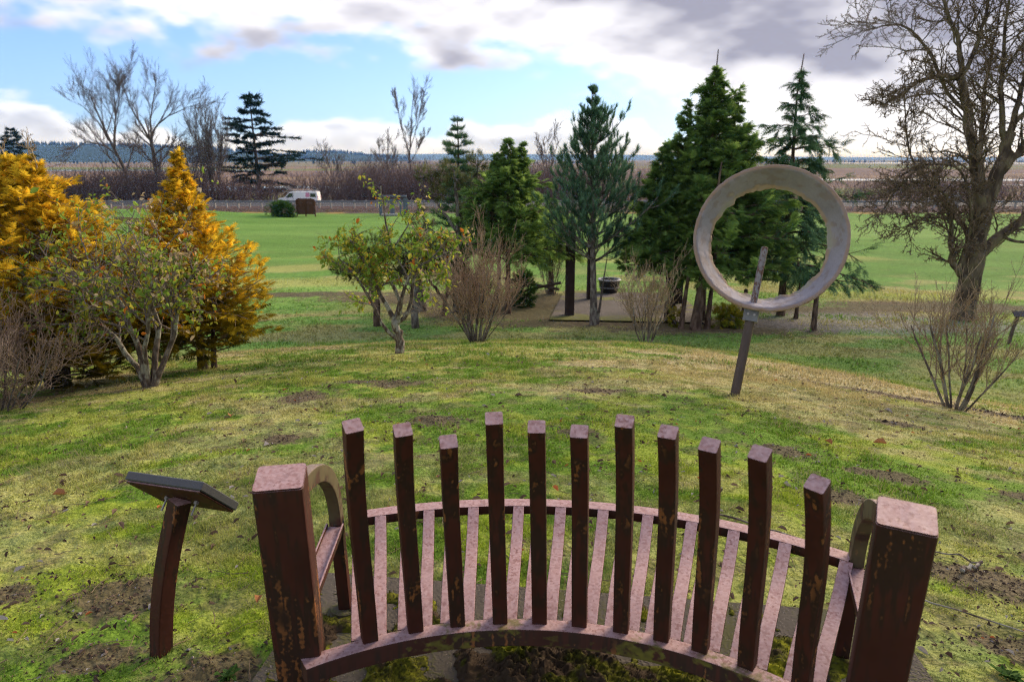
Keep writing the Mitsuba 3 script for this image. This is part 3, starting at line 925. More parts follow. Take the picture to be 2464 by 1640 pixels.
def conifer(rng, base, height, prof, tmpl, scale, nb, ns, z0=0.06, rise=0.25, droop=0.0, inner=0.25, jitter=0.25, whorl=0, hang=0.25, lean=(0, 0), power=1.0, fan=0.55, gap=0.0, sub=0, subrise=0.05, up=0.0, thin=0.45):
    """Boughs along a stem and sprays along the boughs. prof(t) is the crown's radius at height t (0..1). Returns (bough polylines, radii), (spray mesh, uv)."""
    t = z0 + (1 - z0) * (1 - (1 - (np.arange(nb) + rng.uniform(0, 1, nb)) / nb) ** power)
    if whorl:
        t = z0 + (1 - z0) * (np.floor((t - z0) / (1 - z0) * whorl) + rng.uniform(.0, .25, nb)) / whorl
        t = np.minimum(t, .995)
    az = np.arange(nb) * 2.39996 + rng.normal(0, .4, nb)
    ln = np.maximum(prof(t), .03 * height * .2) * np.exp(rng.normal(0, jitter, nb)) + .01
    if gap:
        ln *= np.where(rng.random(nb) < gap, .45, 1)
    P0 = base + np.stack([lean[0] * t, lean[1] * t, height * t], -1)
    D0 = np.stack([np.cos(az), np.sin(az), 0 * az + rise * (.4 + 1.2 * t)], -1)
    P, R = grow(rng, P0, D0, ln, .008 + .012 * ln, 6, .3, .07, -droop)
    P0_, R0_ = P, R
    out = np.zeros(len(P))
    if sub:
        kp, kd, kl, kr = kids(rng, P, R, sub, .18, .97, .75, .18, .50, .14, .7, .55, up=up)
        KP, KR = grow(rng, kp, kd, kl, kr, 6, .4, .08, subrise)
        out = np.concatenate([out, np.full(len(KP), .12)])
        P, R, ln = np.concatenate([P, KP]), np.concatenate([R, KR]), np.concatenate([ln, kl])
        ns = max(3, int(ns * 1.6 / (1 + sub * .6)))
    nb = len(P)
    s = inner + (1 - inner) * rng.uniform(0, 1, (nb, ns)) ** .75
    f = s * 5
    i = np.minimum(f.astype(int), 4)
    w = (f - i)[..., None]
    b = np.arange(nb)[:, None]
    pos = P[b, i] * (1 - w) + P[b, i + 1] * w
    tan = unit(P[b, i + 1] - P[b, i])
    side = unit(np.cross(tan, [0, 0, 1.0]))
    off = rng.normal(0, fan, (nb, ns, 1))
    pos = pos + side * off * (ln[:, None, None] * .34) * (1.15 - s[..., None]) + np.array([0, 0, 1]) * rng.normal(0, .05, (nb, ns, 1)) * np.minimum(ln, 1)[:, None, None]
    X = unit(tan + side * off * .9 + rng.normal(0, .22, pos.shape) + np.array([0, 0, -hang]))
    Z = unit(np.array([0, 0, 1.0]) + rng.normal(0, .35, pos.shape))
    sc = scale * np.exp(rng.normal(0, .25, (nb, ns))) * np.clip(.55 + .5 * np.minimum(ln, 1.0)[:, None] / .5, .55, 1.05)
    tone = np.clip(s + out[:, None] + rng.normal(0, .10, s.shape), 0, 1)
    keep = (rng.random((nb, ns)) < np.clip(ln / (.35 * np.percentile(ln, 90)), thin, 1)[:, None]).ravel()
    pos, X, Z, sc, tone = pos.reshape(-1, 3)[keep], X.reshape(-1, 3)[keep], Z.reshape(-1, 3)[keep], sc.ravel()[keep], tone.ravel()[keep]
    return (P, R), scatter(tmpl, pos, X, Z, sc, rng.random(len(pos)), tone)


def stem(base, height, r0, lean=(0, 0), n=8, tip=.12, k=10, rng=None, sink=.15):
    s = np.linspace(0, 1, n)
    P = base + np.stack([lean[0] * s, lean[1] * s, height * s], -1)
    P[0, 2] -= sink
    if rng is not None:
        P[1:-1, :2] += np.cumsum(rng.normal(0, .012 * height / n, (n - 2, 2)), 0)
    R = r0 * (1 - s * (1 - tip))
    R[0] *= 1.25
    return sweep(P, R, k)


def curve(knots):
    """A radius profile through (height, radius) knots."""
    k = np.array(knots, float)
    f = PchipInterpolator(k[:, 0], k[:, 1])
    return lambda t: np.maximum(f(np.clip(t, 0, 1)), 0)


# ------------------------------------------------------------------ on the mound
def gold_cedar(x, y, label, seed, height, prof, leaders, nb, ns, scale, trunks, z0, dead_tops):
    rng = np.random.default_rng(seed)
    t = thing("golden_cedar", label, "tree", "golden cedars left on the mound")
    b = g3(x, y)
    wood, leaf, twigs = [], [], []
    for dx, dy, h, lx, k in leaders:
        bb = b + [dx, dy, 0]
        (P, R), m = conifer(rng, bb, h, (lambda q, k=k: prof(q) * k), CED, scale, int(nb * k), ns, z0=z0, rise=.42, droop=-.02, inner=.36, jitter=.05, hang=-.25, lean=(lx, 0), fan=.95, sub=3, subrise=.06, gap=.0)
        twigs.append(sweep(P, R * .8, 4))
        leaf.append(m)
    for dx, dy, h, r, lx in trunks:
        wood.append(stem(b + [dx, dy, 0], h, r, (lx, 0), rng=rng))
    for dx, dy, z, h in dead_tops:
        P, R = grow(rng, np.array([b + [dx, dy, z]]), np.array([[rng.normal(0, .08), 0, 1.0]]), np.array([h]), np.array([.010]), 6, .4, .06)
        pos, d, ln, rr = kids(rng, P, R, 9, .25, 1, .75, .2, .42, .2, .7, .5)
        Q, S = grow(rng, pos, d, ln, rr, 4, .4, .12)
        pos, d, ln, rr = kids(rng, Q, S, 4, .3, 1, .7, .2, .5, .2, .8, .4)
        Q2, S2 = grow(rng, pos, d, ln, rr, 3, .5, .1)
        twigs += [sweep(P, R, 5), sweep(Q, S * .9, 4), sweep(Q2, np.maximum(S2, .003), 3)]
    part(t, "trunk", join(wood), "m_bark_dark", smooth=True)
    part(t, "branches", join(twigs), "m_twig_brown", smooth=True)
    mesh, uv = fuse(leaf)
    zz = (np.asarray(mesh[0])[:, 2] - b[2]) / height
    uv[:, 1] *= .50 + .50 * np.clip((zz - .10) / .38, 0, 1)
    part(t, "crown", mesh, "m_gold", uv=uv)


P1 = curve([(0, .6), (.10, 1.08), (.28, 1.26), (.5, 1.05), (.7, .68), (.86, .34), (1, .05)])
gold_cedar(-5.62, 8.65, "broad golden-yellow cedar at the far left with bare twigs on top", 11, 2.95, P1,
           [(0, 0, 2.72, -.10, 1.0), (.16, -.10, 2.72, .03, .5), (-.42, .05, 2.35, -.14, .55), (.15, .3, 1.75, .04, .7)], 120, 40, .118,
           [(0, 0, 2.3, .075, -.1), (.13, -.04, 1.6, .05, .15), (-.12, .03, 1.5, .045, -.2), (.05, .1, 1.3, .04, .2)], .05,
           [(-.16, 0, 2.66, .44), (.08, 0, 2.70, .34), (.22, -.1, 2.62, .30)])
P2 = curve([(0, .62), (.08, .95), (.24, 1.02), (.45, .74), (.62, .46), (.76, .25), (.88, .11), (1, .02)])
gold_cedar(-4.34, 9.65, "slim pointed golden cedar with a bare trunk behind the leafy shrub", 12, 2.85, P2, [(0, 0, 2.86, .05, 1.0), (-.22, .05, 1.9, -.06, .6), (.16, .1, 1.5, .0, .6)], 125, 36, .112,
           [(.10, 0, 2.4, .06, -.06), (.24, .02, 1.4, .04, .08)], .13, [(.02, 0, 2.78, .14)])


def leafy_shrub(name, label, cat, x, y, seed, stems, lv, nleaf, lsize, low_green, wood="m_bark_lichen", group=None, skip=0, bald=None):
    """stems: polylines in metres from the base; twigs and leaves grow from them."""
    rng = np.random.default_rng(seed)
    t = thing(name, label, cat, group)
    b = g3(x, y)
    thick, P2s, R2s = [], [], []
    for pts, r0, r1 in stems:
        k = np.array(pts, float)
        s = np.linspace(0, 1, len(k))
        q = np.linspace(0, 1, 9)
        path = np.stack([PchipInterpolator(s, k[:, c])(q) for c in range(3)], -1) + b
        path[1:-1] += rng.normal(0, .012, (7, 3))
        R = r0 + (r1 - r0) * q
        thick.append(sweep(path, R, 8, True))
        P2s.append(path)
        R2s.append(R)
    P, R = np.array(P2s)[skip:], np.array(R2s)[skip:]
    small, tips = [], []
    for n, t0, ang, lr, wob, trop, rr in lv:
        pos, d, ln, ra = kids(rng, P, R, n, t0, 1, ang, .28, lr, .28, rr, .35)
        if bald:
            ok = (pos[:, 2] < b[2] + bald) | (rng.random(len(pos)) < .55)
            pos, d, ln, ra = pos[ok], d[ok], ln[ok], ra[ok]
        P, R = grow(rng, pos, d, ln, ra, 5, .45, wob, trop)
        small.append(sweep(P, np.maximum(R, .0016), 5 if len(P) < 400 else 3))
        tips.append(P)
    part(t, "stems", join(thick), wood, smooth=True)
    part(t, "twigs", join(small), "m_twig_grey", smooth=True)
    if nleaf:
        Q = np.concatenate([p.reshape(-1, 3) for p in tips[-2:]])
        pick = Q[rng.integers(0, len(Q), nleaf)] + rng.normal(0, .02, (nleaf, 3))
        if bald:
            pick = pick[(pick[:, 2] < b[2] + bald) | (rng.random(nleaf) < .45)]
            nleaf = len(pick)
        z = (pick[:, 2] - pick[:, 2].min()) / np.ptp(pick[:, 2])
        X = unit(rng.normal(0, 1, (nleaf, 3)) + [0, 0, -.5])
        Zh = unit(rng.normal(0, .7, (nleaf, 3)) + [0, 0, 1])
        mesh, uv = scatter(LEAF, pick, X, Zh, lsize * np.exp(rng.normal(0, .25, nleaf)), rng.random(nleaf), np.clip(low_green(pick - b, z) + rng.normal(0, .12, nleaf), 0, 1))
        part(t, "leaves", mesh, "m_autumn", uv=uv)
    return t


leafy_shrub("leafy_shrub", "pruned vase-shaped shrub with lichened stems and mottled leaves before the golden cedars", "shrub", -4.18, 8.0, 21,
            [([(0, 0, -.08), (-.10, 0, .25), (-.28, 0, .55), (-.50, -.05, .90), (-.85, -.05, 1.18)], .040, .016),
             ([(.02, 0, -.08), (.00, -.05, .35), (-.06, -.1, .75), (-.20, -.1, 1.15), (-.42, -.1, 1.45)], .042, .014),
             ([(.04, 0, -.08), (.12, .05, .35), (.16, .08, .70), (.10, .1, 1.1), (.12, .1, 1.5)], .042, .014),
             ([(.06, 0, -.08), (.22, 0, .28), (.38, 0, .62), (.50, -.05, 1.0), (.72, -.05, 1.35)], .038, .014),
             ([(.02, .02, -.08), (.06, -.1, .3), (.22, -.25, .70), (.34, -.35, 1.05), (.40, -.4, 1.3)], .034, .013),
             ([(-.02, .02, -.08), (-.12, .15, .4), (-.32, .25, .85), (-.62, .3, 1.2), (-.95, .3, 1.32)], .032, .012)],
            [(9, .42, .75, .52, .12, .03, .55), (7, .2, .8, .55, .14, .02, .6), (4, .15, .8, .6, .16, 0, .7)], 3300, .054,
            lambda q, z: .08 + .70 * z + .35 * (q[:, 0] + .4))
leafy_shrub("small_leafy_tree", "small crooked tree with lichened trunk and thin mottled leaves on the mound's edge", "tree", -1.66, 10.6, 22,
            [([(0, 0, -.1), (-.02, 0, .15), (-.05, 0, .33), (-.07, 0, .52)], .075, .055),
             ([(-.06, 0, .48), (-.18, 0, .72), (-.36, .02, 1.05), (-.52, .05, 1.42), (-.72, .05, 1.72)], .042, .012),
             ([(-.06, 0, .50), (-.02, .05, .75), (-.16, .1, 1.1), (-.18, .1, 1.5), (-.10, .1, 1.85)], .040, .012),
             ([(-.05, 0, .46), (.14, 0, .66), (.18, 0, .95), (.30, .0, 1.3), (.45, .0, 1.62)], .038, .012),
             ([(-.05, 0, .50), (.05, -.12, .85), (.20, -.2, 1.2), (.55, -.25, 1.45), (.72, -.25, 1.52)], .034, .011),
             ([(-.07, 0, .22), (-.30, -.05, .48), (-.42, -.08, .85), (-.60, -.1, 1.2), (-.85, -.1, 1.45)], .030, .011),
             ([(-.12, .1, 1.6), (-.16, .1, 1.9), (-.20, .1, 2.2), (-.22, .1, 2.45)], .016, .006),
             ([(-.05, .1, 1.6), (.12, .1, 1.85), (.2, .1, 2.0), (.36, .1, 2.15)], .013, .005)],
            [(8, .42, .85, .42, .14, .03, .55), (6, .2, .85, .52, .16, .02, .6), (4, .15, .8, .6, .16, 0, .7)], 3300, .062,
            lambda q, z: .02 + .52 * z + .4 * (q[:, 0] + .1), skip=1, bald=1.82)


def twiggy_shrub(label, x, y, seed, h, spread, n0, lv, m, base_r=.10, r0=.016, group="bare twiggy shrubs", name="bare_shrub"):
    rng = np.random.default_rng(seed)
    t = thing(name, label, "shrub", group)
    b = g3(x, y)
    az = np.arange(n0) * 2.39996
    out = np.sqrt((np.arange(n0) + .5) / n0)
    P0 = b + np.stack([np.cos(az) * base_r * out, np.sin(az) * base_r * out, 0 * az - .06], -1)
    D0 = np.stack([np.cos(az) * spread * out, np.sin(az) * spread * out, 1 + 0 * az], -1)
    P, R = grow(rng, P0, D0, h * rng.uniform(.55, .8, n0), r0 * rng.uniform(.6, 1.2, n0), 7, .5, .08, .10)
    part(t, "stems", sweep(P, R, 6, True), "m_bark_grey", smooth=True)
    tw = []
    for n, t0, ang, lr, wob in lv:
        pos, d, ln, ra = kids(rng, P, R, n, t0, 1, ang, .2, lr, .25, .65, .3, up=.5)
        P, R = grow(rng, pos, d, ln, ra, 5, .45, wob, .08)
        tw.append(sweep(P, np.maximum(R, .0014 + .00010 * y), 3))
    part(t, "twigs", join(tw), m, smooth=True)


twiggy_shrub("bare twiggy shrub spreading like a fan, just right of the small leafy tree", -.66, 13.4, 31, 1.85, .66, 22, [(6, .25, .45, .55, .07), (6, .2, .45, .55, .09), (3, .2, .45, .6, .1)], "m_twig_red", .12)
twiggy_shrub("small pale bare shrub in front of the paved plaza", 2.95, 15.6, 32, 1.75, .50, 13, [(6, .25, .5, .55, .08), (5, .2, .5, .55, .1), (3, .2, .5, .6, .1)], "m_twig_brown", .12)
twiggy_shrub("bare brown shrub on the right-hand slope before the old tree", 5.12, 8.02, 33, 1.62, .62, 11, [(6, .3, .5, .5, .08), (6, .2, .5, .55, .1), (3, .2, .5, .55, .1)], "m_twig_brown", .07, .020)
twiggy_shrub("tangled purple-brown bush cut off by the left edge below the golden cedar", -5.30, 7.0, 34, 1.30, 1.05, 22, [(7, .1, .8, .55, .12), (6, .1, .8, .55, .14), (3, .1, .8, .6, .14)], "m_twig_red", .25, .011)


def green_shrub(name, label, x, y, seed, rx, ry, rz, n, m, size, cat="shrub", tmpl=None, group=None):
    """A low mounded shrub: sprays over several lobes."""
    rng = np.random.default_rng(seed)
    t = thing(name, label, cat, group)
    b = g3(x, y)
    nl = 9
    c = rng.uniform(-.55, .55, (nl, 3)) * [rx, ry, 0] + np.array([0, 0, .35]) * rz + rng.uniform(0, .3, (nl, 1)) * [[0, 0, rz]]
    k = rng.integers(0, nl, n)
    d = unit(rng.normal(0, 1, (n, 3)) + [0, 0, .35])
    rad = rng.uniform(.55, 1, n)[:, None] ** .6
    pos = c[k] + d * rad * np.array([rx, ry, rz]) * .55
    pos[:, 2] = np.maximum(pos[:, 2], .02)
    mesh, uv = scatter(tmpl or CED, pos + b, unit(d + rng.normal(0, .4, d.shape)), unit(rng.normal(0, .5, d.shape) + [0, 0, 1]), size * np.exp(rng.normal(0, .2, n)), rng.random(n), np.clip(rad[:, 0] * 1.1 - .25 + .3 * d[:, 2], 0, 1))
    part(t, "foliage", mesh, m, uv=uv)
    P0 = np.tile(b - [0, 0, .1], (7, 1))
    P, R = grow(rng, P0, np.c_[rng.normal(0, .5, (7, 2)), np.ones(7)], np.full(7, rz * .8), np.full(7, .02), 5, .4, .1)
    part(t, "stems", sweep(P, R, 5), "m_bark_dark", smooth=True)


green_shrub("dark_green_shrub", "small dark green shrub showing between the two golden cedars", -5.75, 11.6, 41, .42, .42, 1.9, 900, "m_shrubgreen", .10)


# ------------------------------------------------------------------ the paved plaza with its timber posts, among the conifers
def paving_colour(p, n, uv):
    a = fbm(p.x * 0.9, p.y * 0.9, 0.0, 4)
    c = noise(p.x * 40, p.y * 40, 1.0)
    col = mix([0.060, 0.050, 0.043], [0.17, 0.15, 0.138], a * 0.7 + c * 0.3)
    return mix(col, [0.15, 0.16, 0.03], smoothstep(0.52, 0.66, fbm(p.x * 0.7 + 4, p.y * 1.1, 3.0, 3)) * 0.8)


scene["m_paving"] = {"type": "principled", "base_color": proc(paving_colour), "roughness": 0.85, "specular": 0.25}


def build_plaza():
    x, y = np.meshgrid(np.linspace(0, 1, 12), np.linspace(0, 1, 12), indexing="ij")
    c = np.array([(1.25, 23.9), (6.55, 23.5), (6.9, 29.6), (2.2, 30.4)])
    X = (c[0][0] * (1 - x) + c[1][0] * x) * (1 - y) + (c[3][0] * (1 - x) + c[2][0] * x) * y
    Y = (c[0][1] * (1 - x) + c[1][1] * x) * (1 - y) + (c[3][1] * (1 - x) + c[2][1] * x) * y
    Z = gz(X, Y) + .05
    i, j = np.meshgrid(np.arange(11), np.arange(11), indexing="ij")
    a = i * 12 + j
    F = np.vstack([np.stack([a, a + 12, a + 13], -1).reshape(-1, 3), np.stack([a, a + 13, a + 1], -1).reshape(-1, 3)])
    top = np.stack([X, Y, Z], -1).reshape(-1, 3)
    edge = np.concatenate([np.arange(0, 144, 12), np.arange(132, 144)[1:], np.arange(143, -1, -12)[1:], np.arange(11, -1, -1)[1:]])
    low = top[edge] - [0, 0, .25]
    k = len(edge)
    q = np.arange(k - 1)
    S = np.vstack([np.stack([edge[q], edge[q + 1], 144 + q], -1), np.stack([edge[q + 1], 144 + q + 1, 144 + q], -1)])
    single("plaza_paving", (np.vstack([top, low]), np.vstack([F, S])), "m_paving", "shaded grey paved plaza under the conifers", kind="structure")


build_plaza()
flat("m_darktimber", (0.040, 0.026, 0.024), 0.8, 0.2, 0, 0.35, 9)
flat("m_log", (0.095, 0.072, 0.058), 0.9, 0.2, 0, 0.4, 8)
flat("m_rustypanel", (0.10, 0.045, 0.024), 0.85, 0.2, 0, 0.35, 3)
flat("m_white", (0.72, 0.72, 0.72), 0.4, 0.4, 0, 0.06, 3)
flat("m_tyre", (0.020, 0.020, 0.021), 0.85, 0.2, 0, 0.2, 9)
flat("m_glass_dark", (0.020, 0.026, 0.030), 0.12, 0.7, 0, 0.1, 3)
flat("m_greysteel", (0.34, 0.35, 0.37), 0.55, 0.4, 0.25, 0.18, 2)
flat("m_bluegrey", (0.095, 0.115, 0.155), 0.6, 0.4, 0, 0.15, 2)
flat("m_redwood", (0.21, 0.085, 0.045), 0.7, 0.3, 0, 0.25, 6)
flat("m_concrete_post", (0.30, 0.285, 0.265), 0.9, 0.2, 0, 0.2, 5)
flat("m_pink", (0.62, 0.24, 0.36), 0.5, 0.4, 0, 0.1, 3)
flat("m_amber", (0.62, 0.36, 0.20), 0.4, 0.5, 0, 0.1, 3)
flat("m_black", (0.018, 0.018, 0.020), 0.5, 0.5, 0, 0.15, 6)
flat("m_darkcar", (0.040, 0.045, 0.055), 0.3, 0.6, 0, 0.08, 3)


def build_posts():
    spots = [(1.985, 24.78, 2.95, .29, "dark square timber post at the left front of the plaza"), (3.065, 28.2, 2.9, .27, "dark timber post behind the pine trunk on the plaza"),
             (5.22, 23.75, 2.3, .29, "dark timber post at the plaza's right front behind the pale bare shrub"), (6.3, 27.3, 2.4, .27, "dark timber post at the far right corner of the plaza")]
    for x, y, h, w, lab in spots:
        t = thing("timber_post", lab, "post", "timber posts round the plaza")
        z = float(gz(x, y)) + .04
        part(t, "shaft", box(x, y, z + h / 2, w, w, h, .08, .015), "m_darktimber", smooth=30)
        part(t, "cap", box(x, y, z + h + .041, w + .08, w + .08, .08, .08, .015), "m_darktimber", smooth=30)
    # log rails
    for pts, lab in (([(-.35, 28.8, .78), (.7, 28.5, .60), (1.84, 28.2, .42)], "log rail sloping down to the dark post"), ([(.0, 27.5, .36), (.95, 27.3, .62), (1.84, 27.1, .84)], "log rail sloping up to the dark post"),
                     ([(6.7, 25.6, 1.02), (7.6, 25.6, .74), (8.2, 25.6, .60)], "log rail between the trunks right of the plaza"), ([(8.4, 27.3, .98), (9.6, 27.3, 1.0), (10.2, 27.3, 1.0)], "far log rail seen through the concrete ring")):
        p = np.array([[x, y, float(gz(x, y)) + z] for x, y, z in pts])
        single("log_rail", sweep(p, np.full(3, .055), 8, True), "m_log", lab, "rail", "log rails among the conifers", smooth=40)
    # planter tub
    t = thing("planter_tub", "dark barrel planter with a pale rim at the back of the plaza", "planter")
    z = float(gz(4.15, 30.2)) + .06
    x, y = 4.02, 29.9
    v, f = lathe([(0, .0), (.34, .0), (.40, .2), (.45, .50), (.40, .50), (.38, .44), (0, .42)], 28)
    part(t, "tub", (v + [x, y, z], f), "m_black", smooth=35)
    v, f = lathe([(.39, .501), (.47, .501), (.48, .53), (.46, .56), (.40, .56), (.39, .53), (.39, .501)], 28)
    part(t, "rim", (v + [x, y, z], f), "m_greysteel", smooth=35)
    v, f = lathe([(.404, .20), (.418, .20), (.424, .24), (.410, .24), (.404, .20)], 28)
    part(t, "hoop", (v + [x, y, z], f), "m_greysteel", smooth=35)


build_posts()


def conifer_tree(name, label, x, y, seed, height, prof, tmpl, m, scale, nb, ns, trunks, group=None, wood="m_bark_brown", extra=None, **kw):
    rng = np.random.default_rng(seed)
    t = thing(name, label, "tree", group)
    b = g3(x, y)
    (P, R), leaf = conifer(rng, b, height, prof, tmpl, scale, nb, ns, **kw)
    part(t, "trunk", join([stem(b + [dx, dy, 0], h, r, (lx, 0), rng=rng) for dx, dy, h, r, lx in trunks]), wood, smooth=True)
    boughs, leaves = [sweep(P, np.maximum(R, .006), 4)], [leaf]
    for dx, dy, z, h, pf, n, kx in extra or []:
        (P, R), lf = conifer(rng, b + [dx, dy, z], h, pf, tmpl, scale, n, ns, **{**kw, **kx})
        boughs.append(sweep(P, np.maximum(R, .006), 4))
        leaves.append(lf)
    part(t, "branches", join(boughs), wood, smooth=True)
    mesh, uv = fuse(leaves)
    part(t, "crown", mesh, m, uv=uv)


CONE = curve([(0, .5), (.12, .95), (.3, 1.0), (.55, .72), (.75, .42), (.9, .18), (1, .02)])


def cone(r):
    return lambda t: CONE(t) * r


G = "conifers around the paved plaza"
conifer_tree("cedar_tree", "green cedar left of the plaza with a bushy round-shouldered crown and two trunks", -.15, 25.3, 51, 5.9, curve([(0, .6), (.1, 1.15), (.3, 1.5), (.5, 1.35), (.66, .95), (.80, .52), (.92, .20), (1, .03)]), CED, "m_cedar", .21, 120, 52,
             [(0, 0, 5.6, .11, 0), (-.35, .3, 4.2, .09, .1)], G, z0=.29, rise=.45, droop=.06, whorl=0, hang=.12, jitter=.26, sub=5, subrise=.08, thin=.3,
             extra=[(.50, .1, 0, 5.75, cone(.50), 30, dict(z0=.66)), (-.42, 0, 0, 5.45, cone(.5), 30, dict(z0=.64))])
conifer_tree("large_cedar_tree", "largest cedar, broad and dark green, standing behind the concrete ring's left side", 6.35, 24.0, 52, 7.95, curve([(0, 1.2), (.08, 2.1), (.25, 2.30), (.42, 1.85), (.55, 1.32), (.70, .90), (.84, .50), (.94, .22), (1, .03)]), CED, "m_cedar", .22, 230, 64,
             [(-.55, -1.4, 5.2, .17, .5), (-.98, -1.3, 3.4, .09, .3), (-.12, -1.2, 3.2, .10, .2), (.0, 0, 8.55, .12, 0)], G, z0=.20, rise=.42, droop=.07, whorl=0, hang=.12, jitter=.24, sub=5, subrise=.10, thin=.3, gap=.25,
             extra=[(-1.55, -.2, 0, 5.7, cone(1.25), 80, dict(z0=.28)), (1.1, .1, 0, 6.2, cone(1.2), 70, dict(z0=.25)), (-.85, 0, 0, 7.0, cone(1.0), 60, dict(z0=.45)), (.75, 0, 0, 7.2, cone(.9), 50, dict(z0=.45))])
conifer_tree("hemlock_tree", "spire-topped hemlock with open layered boughs, right of the largest cedar", 9.45, 25.2, 53, 8.35, curve([(0, .9), (.10, 1.7), (.28, 1.75), (.42, 1.35), (.60, .85), (.75, .66), (.86, .34), (.94, .12), (1, .02)]), FIR, "m_fir", .26, 130, 34,
             [(0, 0, 8.65, .13, 0), (.35, -.5, 1.7, .08, .05)], G, z0=.22, rise=.22, droop=.10, whorl=19, hang=.25, jitter=.34, fan=.30, gap=.25, sub=5, subrise=-.02, thin=.35,
             extra=[(.9, -.3, .9, 1.0, lambda t: 1.55 + 0 * t, 9, dict(z0=.3, rise=.25, whorl=0))])
conifer_tree("pine_tree", "blue-green pine with upswept bottlebrush tufts, in front of the plaza", 2.68, 23.35, 54, 7.5, curve([(0, .7), (.08, 1.25), (.28, 1.65), (.5, 1.42), (.66, 1.05), (.80, .60), (.90, .25), (1, .06)]), TUFT, "m_pine", .215, 130, 34,
             [(0, 0, 7.35, .12, -.25), (.10, 0, 2.6, .05, .3)], G, z0=.27, rise=.42, droop=-.13, whorl=14, hang=-.35, jitter=.26, fan=.10, sub=5, subrise=.20, up=.5, thin=.5, inner=.35, lean=(-.22, 0), wood="m_bark_grey")
conifer_tree("small_fir_tree", "small dark fir between the green cedar and the pine", 1.6, 29.6, 55, 3.9, curve([(0, .5), (.2, .95), (.45, .9), (.7, .55), (.9, .2), (1, .02)]), FIR, "m_cedar", .32, 90, 24,
             [(0, 0, 3.8, .14, 0)], G, z0=.38, rise=.2, droop=.08, hang=.3)
conifer_tree("spruce_tree", "narrow dark spruce spire rising behind the scraggly olive pine", -2.1, 29.2, 56, 7.05, curve([(0, .9), (.3, .95), (.6, .62), (.8, .42), (.92, .2), (1, .03)]), TUFT, "m_fir", .27, 120, 18,
             [(0, 0, 7.0, .12, 0)], G, z0=.25, rise=.15, droop=-.04, whorl=17, hang=.0)


def pad_tree(name, label, x, y, seed, limbs, pads, m, tmpl, scale, wood, cat="tree", group=None, dens=1.0):
    """Limbs given as polylines from the base and pads of foliage (centre, radii, sprays)."""
    rng = np.random.default_rng(seed)
    t = thing(name, label, cat, group)
    b = g3(x, y)
    wd, ends = [], []
    for pts, r0, r1 in limbs:
        k = np.array(pts, float)
        s, q = np.linspace(0, 1, len(k)), np.linspace(0, 1, 9)
        path = np.stack([PchipInterpolator(s, k[:, c])(q) for c in range(3)], -1) + b
        path[1:-1] += rng.normal(0, .02, (7, 3))
        wd.append(sweep(path, r0 + (r1 - r0) * q, 8, True))
        ends.append(path)
    part(t, "trunk", join(wd), wood, smooth=True)
    lv, tw = [], []
    allp = np.concatenate(ends)
    for c, r, n in pads:
        c, r, n = np.array(c, float) + b, np.array(r, float), int(n * dens)
        d = unit(rng.normal(0, 1, (n, 3)))
        rad = rng.uniform(.25, 1, n)[:, None] ** .5
        pos = c + d * rad * r
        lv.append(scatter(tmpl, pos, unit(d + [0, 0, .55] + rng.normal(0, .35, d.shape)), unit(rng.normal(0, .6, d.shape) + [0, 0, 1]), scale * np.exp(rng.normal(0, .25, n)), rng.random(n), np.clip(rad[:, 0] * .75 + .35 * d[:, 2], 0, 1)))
        near = allp[np.argmin(((allp - c) ** 2).sum(1))]
        e = c + unit(rng.normal(0, 1, (7, 3))) * r * .7
        path = near + (e[:, None, :] - near) * np.linspace(0, 1, 5)[None, :, None]
        path[:, 1:4] += rng.normal(0, .05, (7, 3, 3)) * r.mean()
        tw.append(sweep(path, np.linspace(.018, .006, 5)[None].repeat(7, 0), 4))
    part(t, "branches", join(tw), wood, smooth=True)
    mesh, uv = fuse(lv)
    part(t, "crown", mesh, m, uv=uv)


pad_tree("scraggly_pine", "scraggly pine with bare grey limbs and tufts of olive needles", -1.98, 25.6, 61,
         [([(0, 0, -.1), (.02, 0, 1.3), (.08, 0, 2.6), (.1, 0, 3.6), (.02, 0, 4.4)], .13, .05), ([(.08, 0, 2.8), (-.35, 0, 3.5), (-.8, 0, 4.05), (-1.15, 0, 4.6)], .055, .02), ([(.06, 0, 3.0), (.45, 0, 3.9), (.75, 0, 4.6), (.82, 0, 5.3)], .05, .018),
          ([(.04, 0, 2.3), (-.5, 0, 2.7), (-1.0, 0, 3.0)], .04, .02), ([(.05, 0, 4.2), (.02, 0, 4.9)], .045, .02), ([(0, 0, 1.6), (-.6, -.1, 2.0)], .04, .02)],
         [((-.95, 0, 4.75), (.38, .35, .24), 90), ((-.55, .1, 4.5), (.34, .3, .24), 80), ((-.25, 0, 4.95), (.28, .3, .26), 60), ((.78, 0, 5.15), (.30, .3, .42), 110), ((.55, 0, 4.45), (.36, .3, .28), 90), ((-.62, 0, 4.15), (.35, .3, .16), 70),
          ((.05, 0, 4.6), (.3, .3, .3), 60), ((.45, .1, 3.45), (.42, .4, .36), 150), ((-1.12, 0, 3.05), (.40, .35, .34), 120), ((-1.2, 0, 3.55), (.2, .2, .14), 30), ((.9, 0, 3.7), (.35, .3, .25), 70)],
         "m_olive", TUFT, .22, "m_bark_grey", group=G)
